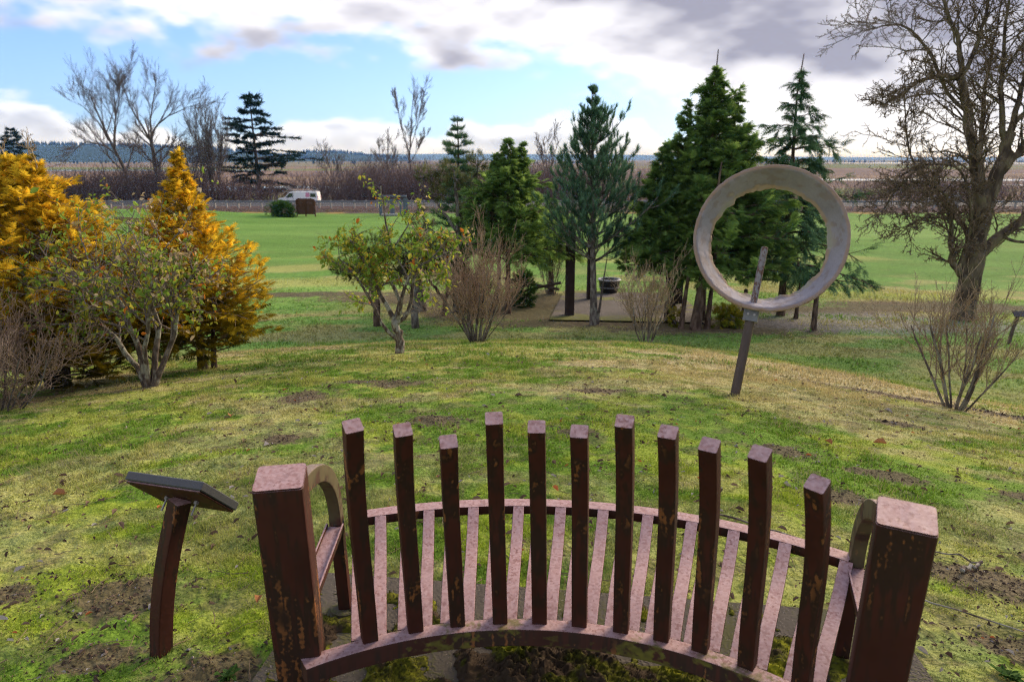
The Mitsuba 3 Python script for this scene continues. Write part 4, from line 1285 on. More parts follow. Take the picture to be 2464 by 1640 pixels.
pad_tree("yew_bush", "bushy olive-green yew with a browned underside below the scraggly pine", -2.35, 24.9, 62,
         [([(0, 0, -.1), (.05, 0, .6), (.2, 0, 1.3)], .09, .05), ([(.05, 0, .5), (-.4, 0, 1.1), (-.8, 0, 1.6)], .06, .03), ([(.1, 0, .7), (.6, 0, 1.2), (.9, 0, 1.6)], .05, .03)],
         [((-.95, 0, 1.75), (.45, .5, .34), 230), ((-.35, 0, 2.15), (.55, .5, .45), 330), ((.35, 0, 2.05), (.55, .5, .5), 330), ((.05, .1, 1.55), (.7, .5, .4), 260), ((.55, -.2, 1.35), (.45, .5, .45), 230), ((.85, -.2, 1.05), (.4, .4, .42), 160)],
         "m_olive", TUFT, .22, "m_bark_brown", "shrub")
pad_tree("brown_yew", "olive and rust-brown evergreen with an upswept fan of foliage behind the bare fan shrub", -1.35, 22.6, 63,
         [([(0, 0, -.1), (.0, 0, .7), (.05, 0, 1.3)], .08, .04)], [((-.05, 0, 1.25), (.45, .4, .55), 260), ((.35, 0, 1.45), (.35, .4, .45), 160), ((.0, 0, .75), (.4, .4, .35), 120)], "m_juniper", TUFT, .22, "m_bark_brown", "shrub")
pad_tree("clipped_juniper", "clipped juniper with brown-olive pads on a slim trunk, left of the leafy crowns", -4.36, 23.1, 64,
         [([(0, 0, -.1), (.0, 0, .9), (-.05, 0, 1.6), (-.1, 0, 2.4)], .125, .06), ([(-.02, 0, 1.0), (-.45, 0, 1.45), (-1.0, 0, 1.75)], .05, .03), ([(-.02, 0, 1.2), (.4, 0, 1.5), (.7, 0, 1.75)], .05, .03)],
         [((-1.02, 0, 1.85), (.36, .3, .22), 150), ((-.65, 0, 1.65), (.34, .3, .2), 110), ((-.05, 0, 1.85), (.42, .35, .34), 200), ((.05, 0, 2.5), (.55, .4, .45), 240), ((.78, 0, 1.65), (.34, .3, .32), 130), ((-.6, 0, 2.4), (.45, .4, .3), 160)],
         "m_juniper", TUFT, .20, "m_bark_brown", group="clipped junipers behind the small leafy tree")
pad_tree("clipped_juniper", "clipped juniper standing just left of the bare fan shrub, its trunk straight", -3.08, 22.8, 65,
         [([(0, 0, -.1), (.0, 0, .9), (.0, 0, 1.6), (.05, 0, 2.5)], .13, .06), ([(0, 0, 1.2), (-.4, 0, 1.8)], .05, .03)],
         [((.0, 0, 2.45), (.62, .5, .5), 300), ((-.45, 0, 2.0), (.4, .4, .35), 140), ((.45, 0, 2.1), (.36, .4, .4), 140)], "m_juniper", TUFT, .20, "m_bark_grey", group="clipped junipers behind the small leafy tree")
t = thing("old_stump", "pale grey old tree stump post behind the clipped junipers", "stump")
b = g3(-3.3, 25.8)
part(t, "trunk", sweep(b + np.array([(.05, 0, -.1), (.0, 0, .5), (-.05, 0, 1.1), (-.04, 0, 1.7), (-.08, 0, 2.1)]), np.array([.26, .19, .17, .16, .12]), 10, True), "m_bark_grey", smooth=40)
green_shrub("laurel_bush", "low dark green laurel bush in the mulch left of the plaza", .40, 26.7, 42, .50, .45, 1.15, 700, "m_shrubgreen", .20)
green_shrub("golden_fern", "yellow-green fern clump at the foot of the largest cedar", 6.85, 23.0, 43, .45, .35, .62, 260, "m_brightfern", .22, "plant")
green_shrub("green_fern", "bright green sprout at the foot of the dark post at the plaza's right", 5.28, 23.1, 44, .22, .2, .55, 90, "m_brightfern", .18, "plant")
twiggy_shrub("twiggy undergrowth round the foot of the small dark fir", 1.6, 29.3, 35, 2.6, .45, 16, [(5, .3, .5, .5, .08), (4, .2, .5, .55, .1)], "m_twig_brown", .2, .014)
for i, (x, y, h, r, lx, lab) in enumerate([(9.62, 22.75, 1.35, .10, .0, "short leaning trunk stub right of the concrete ring's pole"), (7.75, 24.0, 1.1, .09, .03, "sawn stub of a trunk just right of the ring's pole")]):
    single("trunk_stub", stem(g3(x, y), h, r, (lx, 0), rng=np.random.default_rng(i), tip=.7), "m_bark_brown", lab, "stump", "trunk stubs by the conifers", smooth=True)
rng = np.random.default_rng(77)
v, f = trimesh.creation.icosphere(3).vertices, trimesh.creation.icosphere(3).faces
v = np.array(v) * (1 + .35 * (meshkit.fbm(np.array(v) * 1.6, 3, 3)[:, None] - .5)) * [.42, .32, .26]
single("boulder", (v + g3(7.6, 24.3, .12), f), "m_palemetal", "blue-grey boulder in the mulch behind the ring's pole", "rock", smooth=30)


# ------------------------------------------------------------------ the old tree
def build_old_tree():
    rng = np.random.default_rng(81)
    t = thing("old_tree", "gnarled old leafless tree with a thick dark trunk at the right edge", "tree")
    b = g3(15.75, 25.0)
    main = [([(0, 0, -.3), (.03, 0, 1.0), (.06, 0, 2.2), (.12, 0, 3.3), (.10, 0, 4.0)], .47, .34),
            ([(.12, 0, 3.4), (.34, 0, 4.6), (.58, .05, 5.5), (.72, .1, 6.3)], .33, .20),
            ([(.02, -.05, 3.3), (-.30, -.2, 4.5), (-.70, -.3, 5.8), (-1.12, -.4, 7.0), (-1.52, -.4, 8.0)], .25, .15),
            ([(.15, .1, 1.9), (.75, .1, 2.7), (1.5, .2, 3.3), (2.4, .3, 4.1), (3.2, .3, 4.6)], .25, .10),
            ([(-.1, -.1, 1.4), (-.60, -.25, 1.75), (-.95, -.4, 2.3), (-1.12, -.5, 3.1), (-1.4, -.6, 3.9)], .16, .07),
            ([(-.6, -.25, 1.75), (-.58, -.5, 2.6), (-.75, -.8, 3.6), (-1.1, -1.0, 4.6)], .08, .05),
            ([(.4, 0, 4.8), (.9, -.1, 5.6), (1.6, -.2, 6.6), (2.3, -.2, 7.6)], .17, .08),
            ([(.25, .1, 4.0), (.1, .5, 5.4), (.15, .8, 6.6), (.2, 1.0, 7.8)], .15, .07),
            ([(.1, .2, 2.6), (-.3, .8, 3.6), (-.8, 1.4, 4.4), (-1.3, 1.8, 5.2)], .12, .06)]
    sec = [([(-1.50, -.4, 7.95), (-1.9, -.4, 8.0), (-2.7, -.4, 7.9), (-3.4, -.4, 7.4), (-4.0, -.5, 7.2)], .11, .03), ([(-1.50, -.4, 7.95), (-1.6, -.4, 8.8), (-2.2, -.4, 9.9), (-2.7, -.4, 11.0), (-3.2, -.3, 12.2)], .11, .03),
           ([(-1.50, -.4, 7.95), (-1.1, -.5, 9.0), (-1.0, -.5, 10.3), (-1.1, -.5, 12.0)], .10, .03), ([(-1.0, -.4, 6.9), (-1.6, -.2, 7.4), (-2.5, 0, 8.9), (-3.4, .1, 9.6), (-4.1, .1, 9.5)], .09, .025),
           ([(.64, .08, 5.9), (.30, .2, 7.5), (.05, .1, 9.2), (-.15, 0, 11.2)], .13, .03), ([(.70, .1, 6.25), (.9, .2, 7.6), (1.2, .1, 9.2), (1.3, 0, 11.0)], .13, .03), ([(.70, .1, 6.25), (1.3, .3, 7.1), (2.1, .4, 8.4), (2.8, .4, 9.8)], .12, .03),
           ([(2.2, -.2, 7.5), (2.7, -.2, 8.0), (3.1, -.2, 8.8), (3.3, -.2, 10.2)], .08, .02), ([(1.5, -.2, 6.4), (1.7, -.3, 6.6), (1.9, -.4, 8.2), (1.8, -.4, 10.1)], .09, .025), ([(.2, 1, 7.7), (.4, 1.2, 9.0), (.5, 1.3, 10.8)], .07, .02),
           ([(-1.3, -.6, 3.9), (-1.9, -.8, 4.5), (-2.7, -1.0, 4.7), (-3.4, -1.1, 4.3)], .07, .02), ([(-1.0, -.9, 4.5), (-1.6, -1.0, 5.2), (-2.4, -1.0, 5.3), (-3.2, -1.0, 4.7), (-3.7, -1.0, 3.9)], .06, .02),
           ([(-1.0, -.5, 3.2), (-1.7, -.7, 3.6), (-2.4, -.8, 3.5), (-3.1, -.8, 2.9)], .055, .02), ([(-1.3, 1.8, 5.1), (-1.7, 2.0, 6.2), (-2.0, 2.1, 8.3)], .06, .02), ([(2.4, .3, 4.1), (2.7, .4, 5.3), (2.9, .4, 6.6)], .07, .02),
           ([(1.0, .1, 2.9), (1.7, -.2, 2.7), (2.4, -.4, 2.9), (3.1, -.5, 2.6)], .07, .02)]

    def lines(spec, n):
        P, R = [], []
        for pts, r0, r1 in spec:
            k = np.array(pts, float)
            s, q = np.linspace(0, 1, len(k)), np.linspace(0, 1, n)
            path = np.stack([PchipInterpolator(s, k[:, c])(q) for c in range(3)], -1)
            path[1:-1] += rng.normal(0, .03, (n - 2, 3)) * min(1, r0 * 8)
            P.append(path + b)
            R.append((r0 + (r1 - r0) * q) * .82)
        return np.array(P), np.array(R)
    P, R = lines(main, 12)
    w = R.copy()
    w[0, 0] *= 1.3
    part(t, "trunk", sweep(P[:1], w[:1], 14), "m_bark_old", smooth=True)
    part(t, "limbs", sweep(P[1:], R[1:], 11), "m_bark_old", smooth=True)
    S, RS = lines(sec, 12)
    br = [sweep(S, RS, 7)]
    allP, allR = np.concatenate([P[2:], S]), np.concatenate([R[2:], RS])
    pos, d, ln, ra = kids(rng, allP, allR, 22, .24, 1, .8, .25, .36, .35, .42, .35, up=.25)
    Q, RQ = grow(rng, pos, d, np.minimum(ln, 2.0), np.minimum(ra, .035), 7, .4, .17, .02)
    br.append(sweep(Q, np.maximum(RQ, .012), 5))
    part(t, "branches", join(br), "m_bark_old", smooth=True)
    pos, d, ln, ra = kids(rng, Q, RQ, 9, .12, 1, .85, .3, .42, .3, .6, .3)
    Q2, R2 = grow(rng, pos, d, ln, ra, 5, .5, .20)
    tw = [sweep(Q2, np.maximum(R2, .010), 3)]
    # knobbly spur shoots
    pos, d, ln, ra = kids(rng, Q2, R2, 4, .2, 1, .9, .3, .34, .3, .9, .2)
    Q3, R3 = grow(rng, pos, d, np.clip(ln, .06, .20), np.full(len(ln), .012), 3, .75, .3)
    tw.append(sweep(Q3, R3, 3))
    part(t, "twigs", join(tw), "m_twig_old", smooth=True)


build_old_tree()
t = thing("marker_sign", "small dark marker sign on a leaning stake at the far right", "sign")
b = g3(14.9, 21.2)
part(t, "post", sweep(b + np.array([(-.06, 0, -.15), (.0, 0, .45), (.10, 0, .88)]), np.array([.05, .05, .05]), 8, True), "m_log", smooth=40)
part(t, "plate", place(box(0, 0, 0, .36, .22, .03, 0, .006), b + [.10, -.03, .93], np.array([1, 0, 0]), unit([0, .75, .65]), unit([0, -.65, .75])), "m_black", smooth=30)


# ------------------------------------------------------------------ the road and what stands along it
def asphalt(p, n, uv):
    return mix([0.045, 0.045, 0.048], [0.085, 0.083, 0.082], fbm(p.x * 1.5, p.y * 6, 0.0, 3))


scene["m_asphalt"] = {"type": "principled", "base_color": proc(asphalt), "roughness": 0.9, "specular": 0.2}
XS = np.linspace(-260, 260, 105)


def strip(y0, y1, dz, thick=0.0):
    Y = np.array([y0, y1])
    V = np.array([[x, y, float(gz(x, y)) + dz] for y in Y for x in XS])
    k = len(XS)
    q = np.arange(k - 1)
    return V, np.vstack([np.stack([q, q + 1, q + k + 1], -1), np.stack([q, q + k + 1, q + k], -1)])


single("road", strip(ROAD_NEAR + .8, ROAD_FAR - .6, .03), "m_asphalt", "asphalt road behind the guardrail across the far side of the lawn", kind="structure")
line_near = strip(108.9, 109.02, .036)
single("road_line", join([line_near, strip(116.0, 116.12, .036)]), "m_white", "white edge lines along the road", kind="structure")


flat("m_rail", (0.19, 0.195, 0.21), 0.6, 0.3, 0.1, 0.18, 2)


def build_guardrail():
    t = thing("guardrail", "long grey steel guardrail on stubby posts along the road", "guardrail")
    y = 106.2
    zt = float(gz(0, 107.2))
    prof = np.array([(0, -.16), (.05, -.13), (.05, -.06), (.0, -.02), (.0, .02), (.05, .06), (.05, .13), (0, .16), (-.012, .16), (.035, .125), (.035, .065), (-.012, .025), (-.012, -.025), (.035, -.065), (.035, -.125), (-.012, -.16)])
    xs = np.linspace(-120, 120, 61)
    path = np.stack([xs, 0 * xs + y - .12, 0 * xs + zt + .80], -1)
    path[:, 2] += .03 * np.sin(xs * .35)
    V, F = prism(path, np.tile([0, -1.0, 0], (61, 1)), prof)
    part(t, "rail", (V, F), "m_rail")
    rng = np.random.default_rng(9)
    for x in np.arange(-84, 95, 1.66):
        h = 1.75 + rng.normal(0, .03)
        part(t, "post", box(x, y + .04, zt + .99 - h / 2, .22, .22, h, 0, .01), "m_concrete_post")


build_guardrail()


def loft(sections):
    """A closed body through equal outlines (n, k, 3), ends capped."""
    S = np.asarray(sections, float)
    n, k, _ = S.shape
    V = S.reshape(-1, 3)
    j, q = np.meshgrid(np.arange(n - 1), np.arange(k), indexing="ij")
    a, b = j * k + q, j * k + (q + 1) % k
    F = [np.stack([a, b, b + k], -1).reshape(-1, 3), np.stack([a, b + k, a + k], -1).reshape(-1, 3)]
    q = np.arange(1, k - 1)
    F += [np.stack([0 * q, q + 1, q], -1), np.stack([0 * q, q, q + 1], -1) + (n - 1) * k]
    return V, np.vstack(F)


def wheel_mesh(x, y, z, r=.34, w=.22):
    v, f = lathe([(r * .62, -w / 2), (r * .94, -w / 2), (r, -w * .3), (r, w * .3), (r * .94, w / 2), (r * .62, w / 2), (r * .62, -w / 2)], 24)
    v = np.stack([v[:, 0], v[:, 2], v[:, 1]], -1)
    h, g = lathe([(0, -w * .40), (r * .25, -w * .45), (r * .60, -w * .36), (r * .61, w * .36), (0, w * .36)], 16)
    h = np.stack([h[:, 0], h[:, 2], h[:, 1]], -1)
    return (v + [x, y, z], f), (h + [x, y, z], g)


def side_body(outline, width, tuck):
    """A vehicle body: a side outline (x, z) lofted across its width, narrowing above the belt line by tuck."""
    o = np.array(outline, float)
    top = o[:, 1].max()
    sec = []
    for s, sh in ((-1, .94), (-.97, .985), (-.88, 1.0), (.88, 1.0), (.97, .985), (1, .94)):
        y = s * width / 2 * (1 - tuck * np.clip((o[:, 1] - .95) / (top - .95), 0, 1))
        c = np.array([o[:, 0].mean(), .9])
        sec.append(np.stack([c[0] + (o[:, 0] - c[0]) * sh, y, c[1] + (o[:, 1] - c[1]) * sh], -1))
    return loft(sec)


def moved(mesh, origin, rz=0.0):
    v, f = mesh
    c, s = math.cos(rz), math.sin(rz)
    return np.asarray(v) @ np.array([[c, s, 0], [-s, c, 0], [0, 0, 1]]) + origin, f


def plate(pts, y0, y1):
    """A thin plate of outline (x, z) from depth y0 to y1."""
    p = np.array(pts, float)
    return loft([np.c_[p[:, 0], 0 * p[:, 0] + y0, p[:, 1]], np.c_[p[:, 0], 0 * p[:, 0] + y1, p[:, 1]]])


def build_van():
    t = thing("work_van", "white work van with a roof rack driving along the road behind the brown panel fence", "van")
    o = np.array([-31.6, 110.6, float(gz(-31, 111)) + .035])

    def P(parent, name, mesh, m, **k):
        return part(parent, name, moved(mesh, o, .0), m, **k)
    body = [(-2.95, .42), (-2.97, .80), (-2.90, .98), (-2.45, 1.10), (-1.90, 1.18), (-1.28, 1.86), (-1.05, 1.98), (-.6, 2.02), (2.75, 2.02), (2.90, 1.95), (2.98, 1.1), (2.98, .45), (2.4, .36), (-2.4, .36)]
    P(t, "body", side_body(body, 1.98, .10), "m_white", smooth=30)
    yl = -1.0
    win = P(t, "cab_window", plate([(-1.72, 1.20), (-1.20, 1.78), (-.72, 1.80), (-.72, 1.20)], -.985, -.93), "m_glass_dark")
    ws = np.array([[-1.90, s * .78, 1.21] for s in (-1, 1)] + [[-1.30, s * .74, 1.84] for s in (1, -1)])
    P(t, "windscreen", loft([ws + [-.03, 0, .02], ws + [.02, 0, -.02]]), "m_glass_dark")
    P(t, "rear_side_window", plate([(1.9, 1.22), (1.9, 1.76), (2.66, 1.74), (2.72, 1.22)], -.985, -.93), "m_glass_dark")
    P(t, "door_seam", plate([(-.66, .5), (-.66, 1.86), (-.63, 1.86), (-.63, .5)], -1.0, -.95), "m_greysteel")
    P(t, "side_patch", plate([(1.20, 1.25), (1.25, 1.85), (1.72, 1.85), (1.80, 1.25)], -1.0, -.94), "m_pink", label="pink patch on the side")
    P(t, "bumper", join([box(-2.98, 0, .50, .16, 1.9, .22, 0, .03), box(2.99, 0, .50, .14, 1.9, .2, 0, .03)]), "m_greysteel", smooth=30)
    for s in (-1, 1):
        P(t, "headlight", box(-2.93, s * .74, .84, .10, .34, .18, 0, .03), "m_amber", smooth=30)
        P(t, "tail_light", box(2.95, s * .86, 1.15, .08, .12, .42, 0, .02), "m_pink", smooth=30)
    P(t, "mirror", box(-1.42, -1.08, 1.22, .10, .18, .24, 0, .03), "m_black", smooth=30)
    rack = [box(-.6 + i * 1.05, 0, 2.17, .05, 1.6, .05) for i in range(4)] + [box(1.0, s * .72, 2.22, 3.6, .05, .05) for s in (-1, 1)] + [box(-.6 + i * 1.05, s * .70, 2.09, .05, .05, .16) for i in range(4) for s in (-1, 1)]
    P(t, "roof_rack", join(rack), "m_greysteel")
    P(t, "ladder", join([box(.6, -.34 + d, 2.29, 3.3, .05, .07) for d in (0, .42)] + [box(-.85 + i * .36, -.13, 2.29, .04, .42, .04) for i in range(9)]), "m_amber")
    P(t, "rack_box", box(2.35, .1, 2.34, .75, .9, .18, 0, .03), "m_black", smooth=30)
    for x in (-1.95, 1.85):
        for y in (-.88, .88):
            tm, rm = wheel_mesh(x, y, .36, .36)
            w = P(t, "wheel", tm, "m_tyre", smooth=40)
            P(w, "rim", rm, "m_greysteel", smooth=40)


def build_suv():
    t = thing("dark_car", "dark car with a pale roofline on the road behind the old tree", "car")
    o = np.array([64.2, 110.6, float(gz(65, 111)) + .035])

    def P(parent, name, mesh, m, **k):
        return part(parent, name, moved(mesh, o), m, **k)
    body = [(-2.35, .45), (-2.38, .85), (-2.20, 1.02), (-1.30, 1.10), (-.70, 1.62), (-.35, 1.74), (1.70, 1.72), (2.20, 1.30), (2.36, 1.05), (2.36, .45), (1.9, .33), (-1.9, .33)]
    P(t, "body", side_body(body, 1.86, .16), "m_darkcar", smooth=30)
    P(t, "front_window", plate([(-1.02, 1.14), (-.58, 1.58), (.30, 1.62), (.30, 1.14)], -.93, -.80), "m_greysteel")
    P(t, "rear_window", plate([(.40, 1.14), (.40, 1.62), (1.58, 1.60), (1.90, 1.20)], -.93, -.80), "m_greysteel")
    for s in (-1, 1):
        P(t, "roof_rail", box(.7, s * .66, 1.80, 2.2, .05, .05), "m_white")
    P(t, "trim", box(0, -.93, .74, 4.0, .04, .07), "m_greysteel")
    for s in (-1, 1):
        P(t, "headlight", box(-2.28, s * .68, .88, .14, .32, .14, 0, .03), "m_white", smooth=30)
        P(t, "tail_light", box(2.30, s * .72, 1.05, .12, .24, .18, 0, .03), "m_pink", smooth=30)
    for x in (-1.45, 1.45):
        for y in (-.82, .82):
            tm, rm = wheel_mesh(x, y, .34, .34)
            w = P(t, "wheel", tm, "m_tyre", smooth=40)
            P(w, "rim", rm, "m_greysteel", smooth=40)


build_van()
build_suv()


def build_park_bench(x, y, rz, label):
    t = thing("park_bench", label, "bench", "park benches out on the lawn")
    o = g3(x, y, -.02)

    def P(name, m, mesh):
        part(t, name, moved(mesh, o, rz), m)
    for i in range(3):
        P("back_board", "m_redwood", place(box(0, 0, 0, 1.75, .035, .13, 0, .008), np.array([0, .02 + .05 * i, .60 + .15 * i]), np.array([1, 0, 0]), unit([0, .95, -.3]), unit([0, .3, .95])))
    for i in range(3):
        P("seat_board", "m_concrete_post", box(0, -.14 - .15 * i, .455, 1.75, .13, .035, 0, .008))
    for s in (-1, 1):
        P("leg", "m_greysteel", join([box(s * .62, -.42, .21, .06, .06, .46), box(s * .62, -.02, .21, .06, .06, .46), box(s * .62, -.22, .40, .06, .46, .05),
                                      place(box(0, 0, 0, .05, .05, .62), np.array([s * .62, .10, .68]), np.array([1, 0, 0]), unit([0, .95, -.3]), unit([0, .3, .95]))]))


build_park_bench(-38.4, 73.0, .22, "red-backed park bench on the lawn, nearest the broad golden cedar")
build_park_bench(-36.2, 71.6, -.10, "red-backed park bench half hidden by the slim golden cedar")


def build_panel():
    t = thing("timber_screen", "brown timber screen with a scalloped top on two posts at the lawn's far edge", "fence")
    o = g3(-26.2, 94.2)
    for i in range(9):
        z = .42 + i * .205
        w = 2.30
        part(t, "board", box(o[0], o[1] + .012 * (i % 2), o[2] + z, w, .04, .20, 0, .008), "m_rustypanel")
    k = np.linspace(-1.15, 1.15, 40)
    top = np.abs(np.cos(k * 1.35 * np.pi + .3)) * .16 + .02
    out = [(x, .0) for x in (1.15, -1.15)] + [(a, b) for a, b in zip(k, top)]
    part(t, "scalloped_top", moved(plate(out, -.02, .02), o + [0, .006, 2.16]), "m_rustypanel", label="scalloped top board")
    for x in (-1.12, 0, 1.20):
        part(t, "post", box(o[0] + x, o[1] - .10, o[2] + 1.02, .14, .14, 2.25, 0, .02), "m_rustypanel")


build_panel()
green_shrub("round_evergreen", "dark round evergreen bush beside the brown timber screen", -28.6, 91.5, 45, 2.0, 1.2, 1.75, 1500, "m_shrubgreen", .36)


def build_kiosk():
    t = thing("noticeboard_shelter", "blue-grey noticeboard shelter of upright panels at the lawn's far edge, behind the small leafy tree", "shelter")
    o = g3(-15.7, 97.2)
    for i, (x, w, h, y) in enumerate([(-1.55, .42, 2.35, .3), (.05, .62, 2.1, -.1), (1.12, .26, 2.2, -.1), (1.72, .62, 2.25, .2)]):
        part(t, "panel", box(o[0] + x, o[1] + y, o[2] + h / 2, w, .14, h, .15 * (i - 1), .02), "m_bluegrey")
    part(t, "lintel", box(o[0] + .1, o[1] + .1, o[2] + 2.48, 3.6, .5, .20, 0, .03), "m_bluegrey")
    part(t, "step", box(o[0] - .2, o[1] - .9, o[2] + .14, 2.2, .9, .26, 0, .03), "m_concrete_post")


build_kiosk()


# ------------------------------------------------------------------ bare trees, scrub, water and hills beyond the road
def bare_tree(label, x, y, seed, limbs, lv, group="bare trees beyond the road", rmin=.020, wood="m_bark_dark", tw="m_twig_grey"):
    rng = np.random.default_rng(seed)
    t = thing("bare_tree", label, "tree", group)
    b = g3(x, y)
    P, R, L0 = [], [], []
    for pts, r0, r1 in limbs:
        k = np.array(pts, float)
        s, q = np.linspace(0, 1, len(k)), np.linspace(0, 1, 12)
        path = np.stack([PchipInterpolator(s, k[:, c])(q) for c in range(3)], -1) + b
        path[1:-1] += rng.normal(0, .04, (10, 3))
        P.append(path)
        R.append((r0 + (r1 - r0) * q) * .72)
    P, R = np.array(P), np.array(R)
    part(t, "trunk", sweep(P, R, 8), wood, smooth=True)
    out = []
    for n, t0, ang, lr, wob, trop, cap in lv:
        pos, d, ln, ra = kids(rng, P, R, n, t0, 1, ang, .22, lr, .25, .55, .35, up=.3)
        P, R = grow(rng, pos, d, np.minimum(ln, cap), ra, 6, .4, wob, trop)
        R = np.maximum(R, rmin)
        out.append(sweep(P, R, 4 if len(P) < 500 else 3))
    part(t, "crown", join(out), tw, smooth=True)


bare_tree("tallest bare tree on the left, its two leaning stems fanning into fine twigs", -64.9, 128, 91,
          [([(0, 0, -.5), (-.3, 0, 3), (-1.2, 0, 6.5), (-3.0, 0, 11), (-4.3, 0, 15), (-5.6, .5, 18.6)], .55, .10), ([(-2.5, 0, 9.6), (-2.0, 0, 12.6), (-1.4, 0, 16), (-1.3, 0, 19.5)], .26, .07),
           ([(-3.2, 0, 11.2), (-4.8, .5, 14), (-6.4, .8, 15.8), (-8.2, 1, 17.4)], .22, .05), ([(-1.9, 0, 8.4), (-4.4, 0, 10.4), (-7.0, 0, 10.9), (-9.4, 0, 9.2)], .20, .05), ([(-1.3, 0, 15.5), (-.5, 0, 18.5), (.0, 0, 21)], .14, .05)],
          [(9, .28, .55, .52, .05, .07, 7), (8, .25, .48, .52, .05, .05, 4), (6, .2, .5, .55, .07, .03, 2.3)])
bare_tree("second tall bare tree on the left, forking above the slim golden cedar", -61.3, 129, 92,
          [([(0, 0, -.5), (.1, 0, 4), (.0, 0, 9), (-.2, 0, 11.5)], .55, .34), ([(-.2, 0, 11.2), (-1.6, 0, 14), (-3.2, 0, 17.5), (-3.8, 0, 21)], .28, .06), ([(-.1, 0, 11.2), (.6, 0, 13), (2.9, 0, 15.0), (5.4, .5, 16.2), (8.6, .5, 17.3)], .26, .05),
           ([(.0, 0, 11.5), (.2, 0, 14.5), (1.1, 0, 18), (1.7, 0, 20.5)], .20, .05), ([(.0, 0, 8.6), (2.5, 0, 10.2), (5.3, 0, 10.0)], .22, .08), ([(-.1, 0, 7.4), (-2.2, 0, 9), (-4.0, 0, 11)], .15, .05)],
          [(9, .28, .55, .52, .05, .07, 7), (8, .25, .48, .52, .05, .05, 4), (6, .2, .5, .55, .07, .03, 2.3)])
bare_tree("low rounded bare tree between the tall bare trees and the upright clump", -55.8, 131, 93, [([(0, 0, -.5), (-.2, 0, 3.5), (-.6, 0, 6.5), (-1.0, 0, 9.2)], .28, .10), ([(-.3, 0, 4.5), (.8, 0, 7), (1.4, 0, 9.4)], .18, .07)],
          [(12, .35, .8, .38, .12, .02, 4), (9, .2, .7, .5, .14, 0, 2.2), (6, .15, .7, .55, .14, 0, 1.2)])
rng = np.random.default_rng(94)
cl = []
for i in range(11):
    dx = rng.uniform(-1.6, 1.6)
    l = dx * 1.55 + rng.normal(0, .5)
    h = rng.uniform(10.5, 14.4)
    cl.append(([(dx, 0, -.5), (dx + l * .15, 0, h * .3), (dx + l * .45, 0, h * .62), (dx + l * .9, 0, h)], rng.uniform(.14, .30), .05))
bare_tree("upright many-stemmed bare clump left of the tall dark fir", -50.8, 126, 94, cl, [(9, .25, .34, .42, .05, .10, 5), (7, .2, .4, .5, .06, .06, 2.8), (4, .15, .45, .55, .08, .03, 1.5)])
bare_tree("thin pale bare tree standing alone behind the scraggly pine", -20.2, 150, 95,
          [([(0, 0, -.5), (.1, 0, 4), (-.1, 0, 8.5), (.1, 0, 12), (.6, 0, 17.5), (.9, 0, 20.5)], .24, .05), ([(.0, 0, 9.5), (-1.2, 0, 13), (-2.0, 0, 17), (-2.4, 0, 19.8)], .14, .04), ([(.1, 0, 11), (1.2, 0, 14), (2.2, 0, 18), (2.4, 0, 20.3)], .12, .04), ([(0, 0, 8), (1.6, 0, 10.5), (3.0, 0, 13)], .1, .03)],
          [(9, .28, .42, .34, .05, .10, 4.5), (7, .2, .45, .5, .06, .06, 2.4), (5, .15, .5, .55, .08, .03, 1.4)], rmin=.028)
for lab, x, y, h, s in (("slight bare sapling tree behind the gap left of the blue-green pine", 6.6, 140, 12.0, 96), ("bare leaning tree behind the scrub, right of the thin pale tree", -24.0, 145, 11.5, 97), ("small round bare tree above the scrub behind the white van", -36.0, 150, 9.5, 98)):
    r_ = np.random.default_rng(s)
    bare_tree(lab, x, y, s, [([(0, 0, -.5), (.1, 0, h * .4), (r_.normal(0, .4), 0, h * .75), (r_.normal(0, .8), 0, h)], .16, .04), ([(.1, 0, h * .35), (-.9, 0, h * .65), (-1.6, 0, h * .92)], .10, .04), ([(.1, 0, h * .4), (1.0, 0, h * .65), (1.7, 0, h * .9)], .10, .04)],
              [(8, .28, .5, .42, .06, .08, 3.4), (6, .2, .5, .5, .08, .05, 2.0), (4, .2, .5, .5, .1, .02, 1.1)], rmin=.028)

conifer_tree("tall_fir", "tall dark fir with ragged tiered boughs standing alone beyond the road", -46.6, 138, 57, 20.4, curve([(0, 1.6), (.12, 3.6), (.28, 4.6), (.45, 5.2), (.62, 4.6), (.74, 3.0), (.86, 2.2), (.95, 1.0), (1, .1)]), TUFT_FAR, "m_darkfir", 1.05, 105, 30,
             [(0, 0, 20.2, .42, -.4)], None, "m_bark_dark", z0=.14, rise=.12, droop=.03, whorl=13, hang=.05, jitter=.36, fan=.34, gap=.35, lean=(-.4, 0))
conifer_tree("far_conifer", "dark pointed conifer at the far left edge above the golden cedar", -198, 300, 58, 21.5, curve([(0, 3.5), (.2, 5.5), (.5, 4.8), (.75, 2.6), (.92, .9), (1, .1)]), TUFT_FAR, "m_darkfir", 1.7, 80, 22, [(0, 0, 21, .4, 0)], "far dark conifers", "m_bark_dark", z0=.08, rise=.1, droop=.03, whorl=14, hang=.1)
conifer_tree("far_conifer", "blunt dark conifer cut off by the left edge above the golden cedar", -211, 300, 59, 16.0, curve([(0, 4.5), (.2, 6), (.5, 5.5), (.8, 3.2), (1, .4)]), TUFT_FAR, "m_darkfir", 1.7, 70, 22, [(0, 0, 15, .4, 0)], "far dark conifers", "m_bark_dark", z0=.08, rise=.1, droop=.03, whorl=10, hang=.1)


